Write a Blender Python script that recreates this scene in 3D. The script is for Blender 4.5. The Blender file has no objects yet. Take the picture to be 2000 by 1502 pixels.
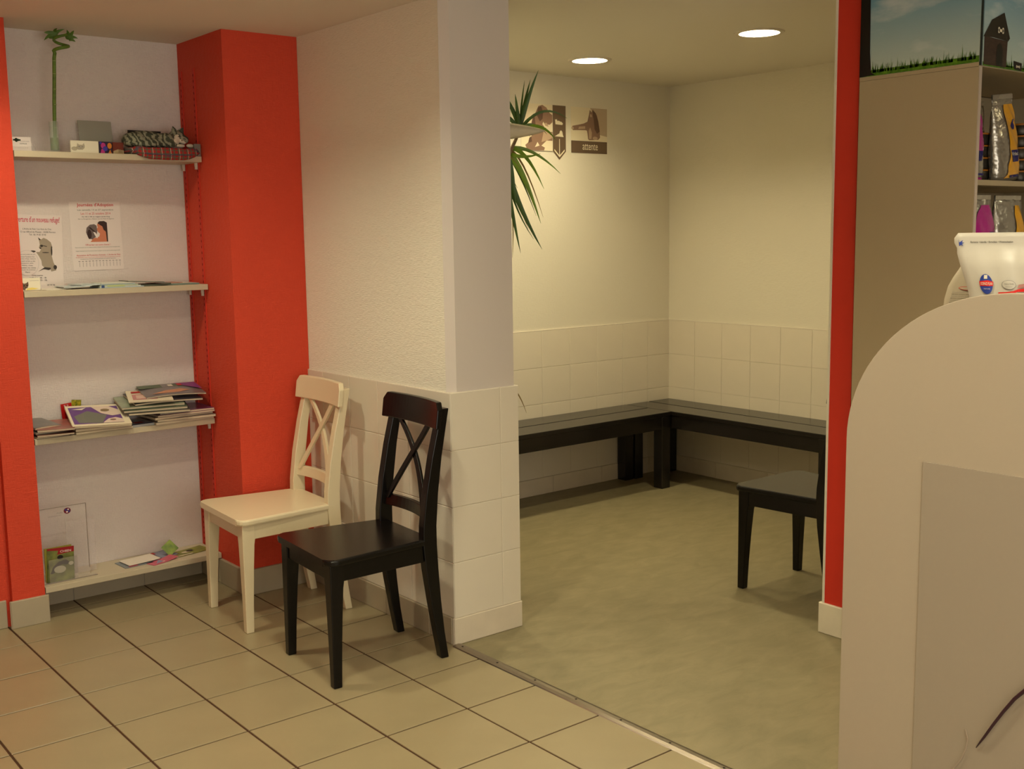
import bpy, bmesh, math, random
from mathutils import Vector, Matrix
random.seed(7)
C = bpy.context.scene.collection
D = bpy.data
PI = math.pi

# ---------------------------------------------------------------- camera, world, exposure
cam_d = D.cameras.new('camera'); cam = D.objects.new('camera', cam_d); C.objects.link(cam)
cam_d.sensor_width = 36; cam_d.lens = 36 * 2177.8 / 2000; cam_d.clip_start = .02
_r = Vector((.7771, -.6293, -.0143)); _u = Vector((.0951, .0949, .9909)); _f = Vector((.6222, .7714, -.1336))
M = Matrix((_r, _u, -_f)).transposed().to_4x4(); M.translation = Vector((-1.1196, -4.3807, 1.531))
cam.matrix_world = M
bpy.context.scene.camera = cam
w = D.worlds.new('dim_room'); bpy.context.scene.world = w; w.use_nodes = True
w.node_tree.nodes['Background'].inputs[0].default_value = (1, .85, .65, 1)
w.node_tree.nodes['Background'].inputs[1].default_value = .02
vs = bpy.context.scene.view_settings
vs.view_transform = 'Standard'; vs.look = 'None'; vs.gamma = 1; vs.use_curve_mapping = False
vs.exposure = 0.07

H1, H2 = 2.37, 2.43            # ceiling heights: reception, waiting room
LAMPS_A = [(0.0, -.45), (0.45, -1.60), (0.45, -2.75), (0.45, -3.9), (-1.6, -2.75), (-1.15, -3.9), (1.9, -3.6), (3.3, -3.6)]
LAMPS_B = [(2.993, .03), (3.085, -1.006), (1.95, .03)]  # the last one is unseen, added to brighten linoleum and ceiling
P_A, P_B = 17.0, 15.5
COL_A, COL_B = (1, .93, .66), (1, .88, .56)
for n, (lamps, h, pw, col) in enumerate(((LAMPS_A, H1, P_A, COL_A), (LAMPS_B, H2, P_B, COL_B))):
    for x, y in lamps:
        ld = D.lights.new('downlight_bulb', 'AREA'); ld.shape = 'DISK'; ld.size = .15; ld.energy = pw; ld.color = col
        lo = D.objects.new('downlight_bulb', ld); lo.location = (x, y, h + .06); C.objects.link(lo)

# daylight from the shop window in the front wall behind the photographer
ld = D.lights.new('window_daylight', 'AREA'); ld.shape = 'RECTANGLE'; ld.size = 3.4; ld.size_y = 1.75; ld.energy = 66; ld.color = (1, .93, .80)
lo = D.objects.new('window_daylight', ld); lo.location = (-.2, -5.99, 1.35); lo.rotation_euler = (-PI / 2, 0, 0); lo.rotation_euler = (PI / 2, 0, 0); C.objects.link(lo)

# ---------------------------------------------------------------- helpers
def lin(c):
    return tuple((v / 12.92 if v <= .04045 else ((v + .055) / 1.055) ** 2.4) for v in c)
MATS = {}
def mat(name, rgb, rough=.6, spec=.4, metal=0, var=0, vscale=5, bump=0, bscale=200, bdist=.002, trans=0, alpha=1, emit=0, coat=0, stretch=(1, 1, 1), ior=1.45, rgb2=None):
    if name in MATS: return MATS[name]
    m = D.materials.new(name); m.use_nodes = True; nt = m.node_tree; b = nt.nodes['Principled BSDF']
    c = (*lin(rgb), 1)
    b.inputs['Base Color'].default_value = c; b.inputs['Roughness'].default_value = rough
    b.inputs['Specular IOR Level'].default_value = spec; b.inputs['Metallic'].default_value = metal
    b.inputs['Transmission Weight'].default_value = trans; b.inputs['Alpha'].default_value = alpha
    b.inputs['Coat Weight'].default_value = coat; b.inputs['IOR'].default_value = ior
    if emit:
        b.inputs['Emission Color'].default_value = c; b.inputs['Emission Strength'].default_value = emit
    if var or bump:
        tc = nt.nodes.new('ShaderNodeTexCoord'); mp = nt.nodes.new('ShaderNodeMapping'); mp.inputs['Scale'].default_value = stretch
        nt.links.new(tc.outputs['Object'], mp.inputs[0])
    if var:
        no = nt.nodes.new('ShaderNodeTexNoise'); no.inputs['Scale'].default_value = vscale; no.inputs['Detail'].default_value = 6
        nt.links.new(mp.outputs[0], no.inputs[0])
        cr = nt.nodes.new('ShaderNodeValToRGB'); cr.color_ramp.elements[0].position = .3; cr.color_ramp.elements[1].position = .7
        if rgb2: a, d = (*lin(rgb2), 1), c
        else: a = tuple(v * (1 - var) for v in c[:3]) + (1,); d = tuple(min(1, v * (1 + var)) for v in c[:3]) + (1,)
        cr.color_ramp.elements[0].color = a; cr.color_ramp.elements[1].color = d
        nt.links.new(no.outputs[0], cr.inputs[0]); nt.links.new(cr.outputs[0], b.inputs['Base Color'])
    if bump:
        nb = nt.nodes.new('ShaderNodeTexNoise'); nb.inputs['Scale'].default_value = bscale; nb.inputs['Detail'].default_value = 2
        nt.links.new(mp.outputs[0], nb.inputs[0])
        bp = nt.nodes.new('ShaderNodeBump'); bp.inputs['Strength'].default_value = bump; bp.inputs['Distance'].default_value = bdist
        nt.links.new(nb.outputs[0], bp.inputs['Height']); nt.links.new(bp.outputs[0], b.inputs['Normal'])
    MATS[name] = m
    return m
def woven(name, rgb, amp=.7, rough=.75):
    """painted glass-fibre wallpaper: a fine woven relief"""
    m = mat(name, rgb, rough, .25); nt = m.node_tree; b = nt.nodes['Principled BSDF']
    tc = nt.nodes.new('ShaderNodeTexCoord')
    hs = []
    for rot in ((0, 0, 0), (0, PI / 2, 0)):
        v = nt.nodes.new('ShaderNodeMapping'); v.inputs['Rotation'].default_value = rot; nt.links.new(tc.outputs['Object'], v.inputs[0])
        wv = nt.nodes.new('ShaderNodeTexNoise'); wv.inputs['Scale'].default_value = 1; wv.inputs['Detail'].default_value = 1
        sc = nt.nodes.new('ShaderNodeMapping'); sc.inputs['Scale'].default_value = (45, 45, 330) if not hs else (45, 45, 330)
        nt.links.new(v.outputs[0], sc.inputs[0]); nt.links.new(sc.outputs[0], wv.inputs[0]); hs.append(wv)
    ad = nt.nodes.new('ShaderNodeMath'); nt.links.new(hs[0].outputs[0], ad.inputs[0]); nt.links.new(hs[1].outputs[0], ad.inputs[1])
    bp = nt.nodes.new('ShaderNodeBump'); bp.inputs['Strength'].default_value = amp; bp.inputs['Distance'].default_value = .003
    nt.links.new(ad.outputs[0], bp.inputs['Height']); nt.links.new(bp.outputs[0], b.inputs['Normal'])
    return m

def obj(name, me, m=None, parent=None):
    if isinstance(me, bmesh.types.BMesh):
        bm = me; bmesh.ops.recalc_face_normals(bm, faces=bm.faces); me = D.meshes.new(name); bm.to_mesh(me); bm.free()
    o = D.objects.new(name, me); C.objects.link(o)
    if m is not None and not me.materials: me.materials.append(m)
    if parent is not None: o.parent = parent
    return o
def tag(o, label, cat, group=None):
    o['label'] = label; o['category'] = cat
    if group: o['group'] = group
    return o
def struct(o):
    o['kind'] = 'structure'; return o
def thing(name, label, cat, loc=(0, 0, 0), rotz=0, group=None):
    o = D.objects.new(name, None); C.objects.link(o); o.empty_display_size = .05
    o.location = loc; o.rotation_euler = (0, 0, rotz)
    return tag(o, label, cat, group)
def smooth(o):
    for p in o.data.polygons: p.use_smooth = True
    return o
def BM(): return bmesh.new()
def box(bm, x0, x1, y0, y1, z0, z1, bev=0, mtx=None):
    x0, x1 = min(x0, x1), max(x0, x1); y0, y1 = min(y0, y1), max(y0, y1); z0, z1 = min(z0, z1), max(z0, z1)
    vs_ = [bm.verts.new((x, y, z)) for z in (z0, z1) for y in (y0, y1) for x in (x0, x1)]
    fs = [bm.faces.new([vs_[i] for i in q]) for q in ((0, 2, 3, 1), (4, 5, 7, 6), (0, 1, 5, 4), (2, 6, 7, 3), (0, 4, 6, 2), (1, 3, 7, 5))]
    if bev:
        es = list({e for f in fs for e in f.edges})
        r = bmesh.ops.bevel(bm, geom=es, offset=bev, segments=2, affect='EDGES', profile=.5)
        vs_ = list({v for f in r['faces'] for v in f.verts} | {v for v in vs_ if v.is_valid})
    if mtx is not None: bmesh.ops.transform(bm, matrix=mtx, verts=vs_)
    return bm
def bx(*a, **k): return box(BM(), *a, **k)
def prism(bm, pts, d0, d1, axis='z', mtx=None, bev=0):
    """extrude a 2D outline; axis z: pts=(x,y); y: pts=(x,z); x: pts=(y,z)"""
    def P(p, d): return {'z': (p[0], p[1], d), 'y': (p[0], d, p[1]), 'x': (d, p[0], p[1])}[axis]
    a = [bm.verts.new(P(p, d0)) for p in pts]; b = [bm.verts.new(P(p, d1)) for p in pts]; n = len(pts)
    f0 = bm.faces.new(a); f1 = bm.faces.new(b[::-1])
    for i in range(n): bm.faces.new((a[i], b[i], b[(i + 1) % n], a[(i + 1) % n]))
    vs_ = a + b
    if bev:
        r = bmesh.ops.bevel(bm, geom=list(set(f0.edges) | set(f1.edges)), offset=bev, segments=2, affect='EDGES', profile=.5)
        vs_ = list({v for f in r['faces'] for v in f.verts} | {v for v in vs_ if v.is_valid})
    if mtx is not None: bmesh.ops.transform(bm, matrix=mtx, verts=vs_)
    return bm
def tube(bm, pts, rad, n=8, caps=True):
    pts = [Vector(p) for p in pts]; rings = []
    rad = rad if isinstance(rad, (list, tuple)) else [rad] * len(pts)
    t0 = (pts[1] - pts[0]).normalized(); ref = Vector((0, 0, 1)) if abs(t0.z) < .9 else Vector((1, 0, 0))
    a = t0.cross(ref).normalized()
    for i, p in enumerate(pts):
        t = (pts[min(i + 1, len(pts) - 1)] - pts[max(i - 1, 0)]).normalized()
        a = (a - t * a.dot(t)).normalized(); b = t.cross(a)
        rings.append([bm.verts.new(p + (a * math.cos(2 * PI * k / n) + b * math.sin(2 * PI * k / n)) * rad[i]) for k in range(n)])
    for q, s in zip(rings, rings[1:]):
        for k in range(n): bm.faces.new((q[k], q[(k + 1) % n], s[(k + 1) % n], s[k]))
    if caps: bm.faces.new(rings[0][::-1]); bm.faces.new(rings[-1])
    return bm
def lathe(bm, prof, n=24, c=(0, 0, 0), close=True):
    rings = [[bm.verts.new((c[0] + r * math.cos(2 * PI * k / n), c[1] + r * math.sin(2 * PI * k / n), c[2] + z)) for k in range(n)] for r, z in prof]
    for q, s in zip(rings, rings[1:]):
        for k in range(n): bm.faces.new((q[k], q[(k + 1) % n], s[(k + 1) % n], s[k]))
    if close: bm.faces.new(rings[0][::-1]); bm.faces.new(rings[-1])
    return bm
def frame(o, ux, uy):
    """matrix whose x,y axes are ux,uy at o; local z is the outward normal"""
    ux = Vector(ux).normalized(); uy = Vector(uy); uy = (uy - ux * uy.dot(ux)).normalized(); n = ux.cross(uy)
    m = Matrix((ux, uy, n)).transposed().to_4x4(); m.translation = Vector(o); return m
def flat(name, polys, m, F, parent, off=.0004):
    """printed shapes: flat polygons lying on the face with frame F"""
    bm = BM()
    for p in polys:
        try: bm.faces.new([bm.verts.new(F @ Vector((x, y, off))) for x, y in p])
        except ValueError: pass
    me = D.meshes.new(name); bm.to_mesh(me); bm.free()
    q = obj(name, me, m, parent)
    if name == 'kitten_marks': q['kind'] = 'stuff'   # whisker-fine marks, too small to pick apart
    return q
def ell(cx, cy, rx, ry, n=20, rot=0):
    return [(cx + rx * math.cos(2 * PI * k / n) * math.cos(rot) - ry * math.sin(2 * PI * k / n) * math.sin(rot),
             cy + rx * math.cos(2 * PI * k / n) * math.sin(rot) + ry * math.sin(2 * PI * k / n) * math.cos(rot)) for k in range(n)]
def rect(x0, y0, x1, y1): return [(x0, y0), (x1, y0), (x1, y1), (x0, y1)]
def text(s, x, y, width, height, m, F, parent, align='LEFT', off=.0006, name='lettering', bold=0, spacing=1):
    """flat printed lettering fitted to a width and height"""
    cu = D.curves.new(name, 'FONT'); cu.body = s; cu.size = 1; cu.offset = bold; cu.space_character = spacing; cu.resolution_u = 3
    t = D.objects.new(name, cu); C.objects.link(t)
    bpy.context.view_layer.update()
    me = D.meshes.new_from_object(t.evaluated_get(bpy.context.evaluated_depsgraph_get()))
    D.objects.remove(t); D.curves.remove(cu)
    xs = [v.co.x for v in me.vertices]; ys = [v.co.y for v in me.vertices]
    x0, x1, y0, y1 = min(xs), max(xs), min(ys), max(ys)
    sx = width / (x1 - x0); sy = height / (y1 - y0) if height else sx
    ox = {'LEFT': 0, 'CENTER': -width / 2}[align]
    for v in me.vertices:
        v.co = F @ Vector((x + ox + (v.co.x - x0) * sx, y + (v.co.y - y0) * sy, off))
    me.name = name; me.materials.clear()
    return obj(name, me, m, parent)
_tm = {}
def tile_mesh(w_, h_, t, b=.0015):
    k = (round(w_, 4), round(h_, 4), t, b)
    if k in _tm: return _tm[k]
    bm = BM(); L = []
    for ins, z in ((0, 0), (0, t - b), (b, t)):
        L.append([bm.verts.new(p) for p in ((ins, ins, z), (w_ - ins, ins, z), (w_ - ins, h_ - ins, z), (ins, h_ - ins, z))])
    for q, s in zip(L, L[1:]):
        for i in range(4): bm.faces.new((q[i], q[(i + 1) % 4], s[(i + 1) % 4], s[i]))
    bm.faces.new(L[0][::-1]); bm.faces.new(L[-1])
    me = D.meshes.new('tile'); bm.to_mesh(me); bm.free(); _tm[k] = me; return me
def tiles(parent, o, ux, uy, us, vs__, t, m, gap=.002, name='tile', b=.0015, jit=0):
    """one object for every tile between the joint lines us x vs__"""
    F = frame(o, ux, uy)
    for u0, u1 in zip(us, us[1:]):
        for v0, v1 in zip(vs__, vs__[1:]):
            me = tile_mesh(u1 - u0 - gap, v1 - v0 - gap, t, b)
            if not me.materials: me.materials.append(m)
            elif me.materials[0] != m:
                me = me.copy(); me.materials[0] = m
            q = obj(name, me, None, parent)
            q.matrix_world = F @ Matrix.Translation((u0 + gap / 2, v0 + gap / 2, random.uniform(-jit, jit)))

# ---------------------------------------------------------------- materials
W_UP = woven('cream_woven_wallpaper', (.91, .895, .83))
W_NI = woven('lilac_white_woven_wallpaper', (.85, .81, .79))
RED = woven('orange_red_woven_paint', (.80, .27, .175), .5, .62)
RED2 = mat('orange_red_plain_paint', (.78, .20, .13), .55, .3)
PLAIN = mat('plain_cream_paint', (.82, .78, .72), .7, .25, bump=.08, bscale=60)
CEIL = mat('ceiling_paint', (.86, .83, .77), .85, .15)
WT = mat('cream_wall_tile', (.86, .82, .75), .38, .4, var=.03, vscale=3)
GROUTW = mat('cream_tile_grout', (.82, .78, .71), .6, .3)
FT = mat('beige_floor_tile', (.575, .52, .40), .34, .45, var=.07, vscale=4, bump=.05, bscale=40)
GROUT = mat('brown_floor_grout', (.29, .20, .14), .9, .1)
SK = mat('greige_skirting_tile', (.66, .61, .52), .42, .4, var=.04, vscale=8)
def lino():
    m = D.materials.new('mottled_green_linoleum'); m.use_nodes = True; nt = m.node_tree; b = nt.nodes['Principled BSDF']
    b.inputs['Roughness'].default_value = .42; b.inputs['Specular IOR Level'].default_value = .35
    tc = nt.nodes.new('ShaderNodeTexCoord'); mp = nt.nodes.new('ShaderNodeMapping'); mp.inputs['Scale'].default_value = (1, 2.2, 1); mp.inputs['Rotation'].default_value = (0, 0, .6)
    n1 = nt.nodes.new('ShaderNodeTexNoise'); n1.inputs['Scale'].default_value = 7; n1.inputs['Detail'].default_value = 8; n1.inputs['Roughness'].default_value = .65; n1.inputs['Distortion'].default_value = .6
    cr = nt.nodes.new('ShaderNodeValToRGB'); cr.color_ramp.elements[0].position = .3; cr.color_ramp.elements[1].position = .72
    cr.color_ramp.elements[0].color = (*lin((.47, .435, .32)), 1); cr.color_ramp.elements[1].color = (*lin((.555, .505, .385)), 1)
    nt.links.new(tc.outputs['Object'], mp.inputs[0]); nt.links.new(mp.outputs[0], n1.inputs[0]); nt.links.new(n1.outputs[0], cr.inputs[0]); nt.links.new(cr.outputs[0], b.inputs['Base Color'])
    return m
LINO = lino()
BLK = mat('black_brown_lacquer', (.050, .038, .033), .26, .34, var=.25, vscale=14, stretch=(1, 8, 1))
WHT = mat('cream_white_lacquer', (.86, .80, .67), .3, .5)
SHELF = mat('cream_laminate', (.74, .69, .59), .45, .4)
STEEL = mat('brushed_steel', (.62, .58, .53), .32, .5, metal=1, bump=.1, bscale=90)
SCREW = mat('dark_screw', (.25, .22, .2), .4, .5, metal=1)
PAPER = mat('white_paper', (.88, .84, .82), .7, .2)
PAGES = mat('page_edges', (.80, .74, .64), .85, .1, var=.18, vscale=260, stretch=(.05, .05, 3))
INK = mat('black_ink', (.13, .11, .12), .7, .1)
REDINK = mat('red_ink', (.78, .16, .2), .7, .1)
GREENINK = mat('green_grey_ink', (.35, .42, .36), .7, .1)
GREYINK = mat('grey_ink', (.55, .52, .52), .7, .1)
GLASS = mat('clear_glass', (.85, .90, .82), .05, .6, alpha=.22)
ACRYL = mat('clear_acrylic', (.86, .82, .80), .06, .5, alpha=.10)
TRIM_ = mat('white_window_frame', (.85, .84, .80), .5, .4)
def pr(name, r, g, b, rough=.5): return mat(name, (r, g, b), rough, .3)

# ---------------------------------------------------------------- room shell
XP, YE = 1.236, -1.10
XR, YB = 4.17, .56                # waiting room right wall, back wall
YD0, YD1 = -2.015, -1.915         # divider wall beside the opening
# floor: reception tiles on a grout bed, linoleum in the waiting room
fl = struct(obj('floor', bx(-2.5, XP, -6.0, .6, -.06, -.003), GROUT))
T1, T2 = .31, .3167
xs = [i * T1 for i in range(-7, 5)]; xs[-1] = 1.236
ys = [-j * T2 for j in range(16, -2, -1)] + [.42]
tiles(fl, (0, 0, -.011), (1, 0, 0), (0, 1, 0), xs, ys, .011, FT, gap=.0072, name='floor_tile', b=.0012, jit=.0004)
ln = obj('floor', bx(XP, XR + .1, -6.0, .6, -.06, 0), LINO); struct(ln)
# walls
def wall(name, bm, m): return struct(obj(name, bm, m))
def baseboard(name, o, ux, length, h, t, m, first=None, pitch=.31, uy=(0, 0, 1)):
    b = struct(obj(name, bx(0, length, 0, h - .002, -.002, t * .55), GROUTW)); b.matrix_world = frame(o, ux, uy)
    us = [0]; x = first if first else pitch
    while x < length - .02: us.append(x); x += pitch
    us.append(length)
    bpy.context.view_layer.update()
    F = b.matrix_world.copy()
    for u0, u1 in zip(us, us[1:]):
        me = tile_mesh(u1 - u0 - .002, h, t, .002)
        if not me.materials: me.materials.append(m)
        elif me.materials[0] != m: me = me.copy(); me.materials[0] = m
        q = obj('skirting_tile', me, None, b); q.matrix_local = Matrix.Translation((u0 + .001, 0, 0))
    return b
wall('wall_column', bx(.905, XP + .009, -.03, YB, 0, H1 + .1), RED)
wall('wall_niche', bx(-.1, .905, .42, YB, 0, H1 + .1), W_NI)
wall('wall_orange', prism(BM(), [(-2.5, .245), (.015, .245), (.015, .21), (.14, .21), (.14, .42), (-.1, .42), (-2.5, .42)], 0, H1 + .1), RED)
# partition: chamfered plain upper wall, tiled lower wall 12 mm proud
pw_ = wall('wall_partition', prism(BM(), [(XP + .01, YB), (XP + .01, YE + .04), (XP + .038, YE + .012), (1.545, YE + .012), (1.545, YB)], .955, H2 + .05), W_UP)
pw_.data.materials.append(mat('plain_lilac_paint', (.80, .76, .73), .65, .3))
for f in pw_.data.polygons:
    if f.normal.y < -.9 or (f.normal.y < -.3 and f.normal.x < -.3): f.material_index = 1
wall('wall_partition_base', bx(XP + .0022, 1.5558, YE + .0022, YB, 0, .957), GROUTW)
pb = D.objects['wall_partition_base']
rows = [.102, .316, .528, .742, .958]
tiles(pb, (XP + .0022, 0, 0), (0, -1, 0), (0, 0, 1), [.04, .165, .38, .60, .813, 1.0978], rows, .0022, WT, gap=.0026, b=.0014)
tiles(pb, (XP, YE + .0022, 0), (1, 0, 0), (0, 0, 1), [.0, .232, .322], rows, .0022, WT, gap=.0026, b=.0014)
tiles(pb, (1.5558, YE + .0022, 0), (0, 1, 0), (0, 0, 1), [0, .22, .44, .66, .88, 1.1, 1.32, 1.54], rows, .0022, WT, gap=.0016, b=.001)
SKW = mat('cream_waiting_skirting', (.83, .78, .70), .42, .4, var=.05, vscale=9)
baseboard('baseboard_partition', (XP + .006, .0 - .03, 0), (0, -1, 0), 1.058, .102, .014, SK, first=.29)
baseboard('baseboard_pillar', (XP - .006, YE + .008, 0), (1, 0, 0), .330, .102, .013, SKW, first=.4)
baseboard('baseboard_column', (.905 - .012, -.03, 0), (1, 0, 0), .335, .112, .012, SK, first=.31)
baseboard('baseboard_column', (.905, .42, 0), (0, -1, 0), .450, .112, .012, SK, first=.2)
baseboard('baseboard_niche', (.14, .42, 0), (1, 0, 0), .752, .09, .012, SK, first=.17)
baseboard('baseboard_orange', (.015 - .012, .21, 0), (1, 0, 0), .149, .112, .012, SK)
baseboard('baseboard_left', (-2.5, .245, 0), (1, 0, 0), 2.498, .112, .012, SK, first=.31)
# waiting room
WW = woven('cream_waiting_wallpaper', (.86, .83, .76), .2)
wb = wall('wall_back', bx(1.545, XR + .1, YB, YB + .1, 0, H2 + .05), WW)
wr = wall('wall_right', bx(XR, XR + .1, YD0, YB, 0, H2 + .05), WW)
WTT, TH = .215, [.10, .325, .54, .754, .970]
jb = [3.086 + k * .2205 for k in range(-7, 5)] + [XR]; jb = [1.56] + [j for j in jb if j > 1.6]
struct(obj('trim_6', bx(1.56, XR, YB - .0065, YB, .05, .970), GROUTW)); struct(obj('trim_7', bx(XR - .0065, XR, YD1, YB - .0065, .05, .970), GROUTW))
tiles(wb, (0, YB - .0065, 0), (1, 0, 0), (0, 0, 1), jb, TH, .0022, WT, gap=.0022, b=.0012)
tiles(wr, (XR - .0065, 0, 0), (0, -1, 0), (0, 0, 1), [-.552 + k * .2205 for k in range(12)], TH, .0022, WT, gap=.0014, b=.0008)
struct(obj('trim_1', bx(1.56, XR - .009, YB - .0085, YB, .970, .974), PLAIN)); struct(obj('trim_2', bx(XR - .0085, XR, YD1, YB, .970, .974), PLAIN))
baseboard('baseboard_back', (1.56, YB, 0), (1, 0, 0), XR - 1.56, .10, .016, SKW, pitch=.4)
baseboard('baseboard_right', (XR, YB - .016, 0), (0, -1, 0), YB - YD1 - .016, .10, .016, SKW, pitch=.4)
wall('wall_divider', bx(2.388, XR, YD0, YD1, 0, H2 + .05), PLAIN)
wall('wall_divider_end', bx(2.382, 2.388, YD0, YD1 - .008, .095, H2 + .05), RED2)
struct(obj('trim_3', bx(2.379, 2.388, YD1 - .008, YD1 + .001, .095, H2 + .05), mat('white_corner_bead', (.86, .84, .77), .5, .4)))
baseboard('baseboard_divider', (2.388, YD1 + .012, 0), (0, -1, 0), YD1 - YD0 + .014, .118, .018, mat('white_block_skirting', (.87, .83, .74), .45, .4, var=.05, vscale=10), pitch=.5)
# unseen rest of the reception, so that light bounces as in a room
wall('wall_left', bx(-2.6, -2.5, -6.0, .42, 0, H1 + .1), PLAIN)
wf = BM()
for q in ((-2.5, -2.0, 0, H1 + .1), (1.6, XR + .1, 0, H1 + .1), (-2.0, 1.6, 0, .42), (-2.0, 1.6, 2.28, H1 + .1)): box(wf, q[0], q[1], -6.1, -6.0, q[2], q[3])
wall('wall_front', wf, PLAIN)
wn = struct(obj('window_1', bx(-2.0, 1.6, -6.055, -6.045, .42, 2.28), mat('window_pane', (.75, .80, .85), .05, .5, alpha=.3)))
for a, b in ((-2.0, -1.95), (-.225, -.175), (1.55, 1.6)): obj('window_frame', bx(a, b, -6.08, -6.02, .42, 2.28), TRIM_, wn)
for a, b in ((.42, .47), (2.23, 2.28)): obj('window_frame', bx(-1.95, 1.55, -6.08, -6.02, a, b), TRIM_, wn)
wall('wall_reception_right', bx(XR, XR + .1, -6.0, YD0, 0, H1 + .1), PLAIN)
# ceilings with round holes for the downlights
def ceiling(x0, x1, y0, y1, h, lamps, skip=None):
    bm = BM(); R, S, n = .095, .13, 32
    cells = []; y = y0
    for ry in sorted({l[1] for l in lamps}):
        row = sorted(l for l in lamps if l[1] == ry); cells.append((x0, x1, y, ry - S, None)); x = x0
        for l in row:
            cells += [(x, l[0] - S, ry - S, ry + S, None), (l[0] - S, l[0] + S, ry - S, ry + S, l)]; x = l[0] + S
        cells.append((x, x1, ry - S, ry + S, None)); y = ry + S
    cells.append((x0, x1, y, y1, None))
    for a, b, c, d, l in cells:
            if not l:
                bm.faces.new([bm.verts.new(p) for p in ((a, c, h), (a, d, h), (b, d, h), (b, c, h))]); continue
            lx, ly = l; inn, out = [], []
            for k in range(n):
                t = 2 * PI * (k + .5) / n; cx_, sy_ = math.cos(t), math.sin(t); q = max(abs(cx_), abs(sy_))
                inn.append(bm.verts.new((lx + R * cx_, ly + R * sy_, h))); out.append(bm.verts.new((lx + S * cx_ / q, ly + S * sy_ / q, h)))
            for k in range(n): bm.faces.new((inn[k], inn[(k + 1) % n], out[(k + 1) % n], out[k]))
            for k in (3, 11, 19, 27):   # the four corners of the cell
                t = 2 * PI * (k + 1) / n
                cxn, cyn = (1 if math.cos(t) > 0 else -1), (1 if math.sin(t) > 0 else -1)
                bm.faces.new((out[k], out[(k + 1) % n], bm.verts.new((lx + S * cxn, ly + S * cyn, h))))
    o = struct(obj('ceiling', bm, CEIL)); return o
ceiling(-2.6, 1.40, -6.1, .5, H1, [l for l in LAMPS_A if l[0] < 1.4])
ceiling(1.40, XR + .1, -6.1, YD1 - .05, H1 - .001, [l for l in LAMPS_A if l[0] > 1.4])
ceiling(1.40, XR + .1, YD1 - .05, YB + .05, H2, LAMPS_B)
struct(obj('trim_4', bx(1.40, 1.41, YD1 - .05, YB, H1, H2), CEIL))
struct(obj('trim_5', bx(1.40, XR, YD1 - .06, YD1 - .05, H1 - .001, H2), CEIL))
def slab(x0, x1, y0, y1): return struct(obj('ceiling_slab', bx(x0, x1, y0, y1, H2 + .16, H2 + .2), PLAIN))
slab(-2.6, XR + .1, -6.1, YB + .05)
# metal threshold strip
t = thing('threshold_strip', 'brushed metal threshold strip between beige tiles and green linoleum', 'threshold', (XP + .002, YE - .006, 0))
prof = [(-.022, 0), (-.019, .003), (-.007, .0058), (.007, .0058), (.019, .003), (.022, 0)]
obj('strip', prism(BM(), prof, 0, -1.97, 'y'), STEEL, t)
for k in range(9):
    obj('screw', lathe(BM(), [(.0042, .0056), (.004, .0068), (.0015, .0070)], 10, (0, -.035 - k * .21, 0)), SCREW, t)

# ---------------------------------------------------------------- downlights
TRIM = mat('white_trim_ring', (.80, .76, .70), .4, .4); REFL = mat('silver_reflector', (.9, .88, .84), .35, .5, metal=.35)
BULB = mat('lit_bulb', (1, .93, .75), .5, .2, emit=18)
def downlight(x, y, h, label, group):
    t = thing('downlight', label, 'ceiling light', (x, y, h), 0, group)
    obj('trim_ring', lathe(BM(), [(.090, 0), (.092, -.006), (.112, -.005), (.116, 0), (.112, .001)], 32, close=False), TRIM, t)
    smooth(obj('reflector', lathe(BM(), [(.092, -.003), (.090, .02), (.085, .05), (.076, .085), (.06, .10)], 32, close=False), REFL, t))
    obj('can', lathe(BM(), [(.094, .001), (.094, .11), (.001, .11)], 24, close=False), TRIM, t)
    for s in (-1, 1):
        obj('bulb', lathe(BM(), [(.004, .068), (.016, .070), (.018, .082), (.018, .098), (.004, .1)], 12, (s * .026, 0, 0)), BULB, t)
for x, y in LAMPS_B:
    downlight(x, y, H2, 'lit round ceiling downlight ' + ('nearest the red divider wall' if y < -.5 else 'above the animal posters' if x > 2.5 else 'added unseen behind the pillar above the dragon plant'), 'waiting room downlights')
rt = downlight
for x, y in LAMPS_A[:2]:
    downlight(x, y, H1, 'lit round downlight in the reception ceiling above the ' + ('niche' if y > -1 else 'tiled floor'), 'reception downlights')
for x, y in LAMPS_A[2:]:
    downlight(x, y, H1, 'lit round downlight in the reception ceiling outside the picture', 'reception downlights')

# ---------------------------------------------------------------- chairs
def curved_board(bm, hw, z0, z1, y0, th, sag, round_top=0, n=12, taper=0):
    """board across the back, bowed backwards by sag; y = rear offset"""
    cols = []
    for i in range(n + 1):
        x = -hw + 2 * hw * i / n; u = 1 - (x / hw) ** 2; yy = y0 + sag * u
        zt = z1
        if round_top:
            e = hw - abs(x)
            if e < round_top: zt = z1 - round_top + math.sqrt(max(0, round_top ** 2 - (round_top - e) ** 2))
        dy = (zt - z0) * .13
        cols.append([bm.verts.new(p) for p in ((x, yy, z0), (x, yy + dy, zt), (x, yy + dy + th, zt), (x, yy + th, z0))])
    for a, b in zip(cols, cols[1:]):
        for k in range(4): bm.faces.new((a[k], b[k], b[(k + 1) % 4], a[(k + 1) % 4]))
    bm.faces.new(cols[0]); bm.faces.new(cols[-1][::-1]); return bm
def bevmod(o, wdt=.004, seg=2):
    b = o.modifiers.new('bevel', 'BEVEL'); b.width = wdt; b.segments = seg; b.limit_method = 'ANGLE'; b.angle_limit = .6
    return o
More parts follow.
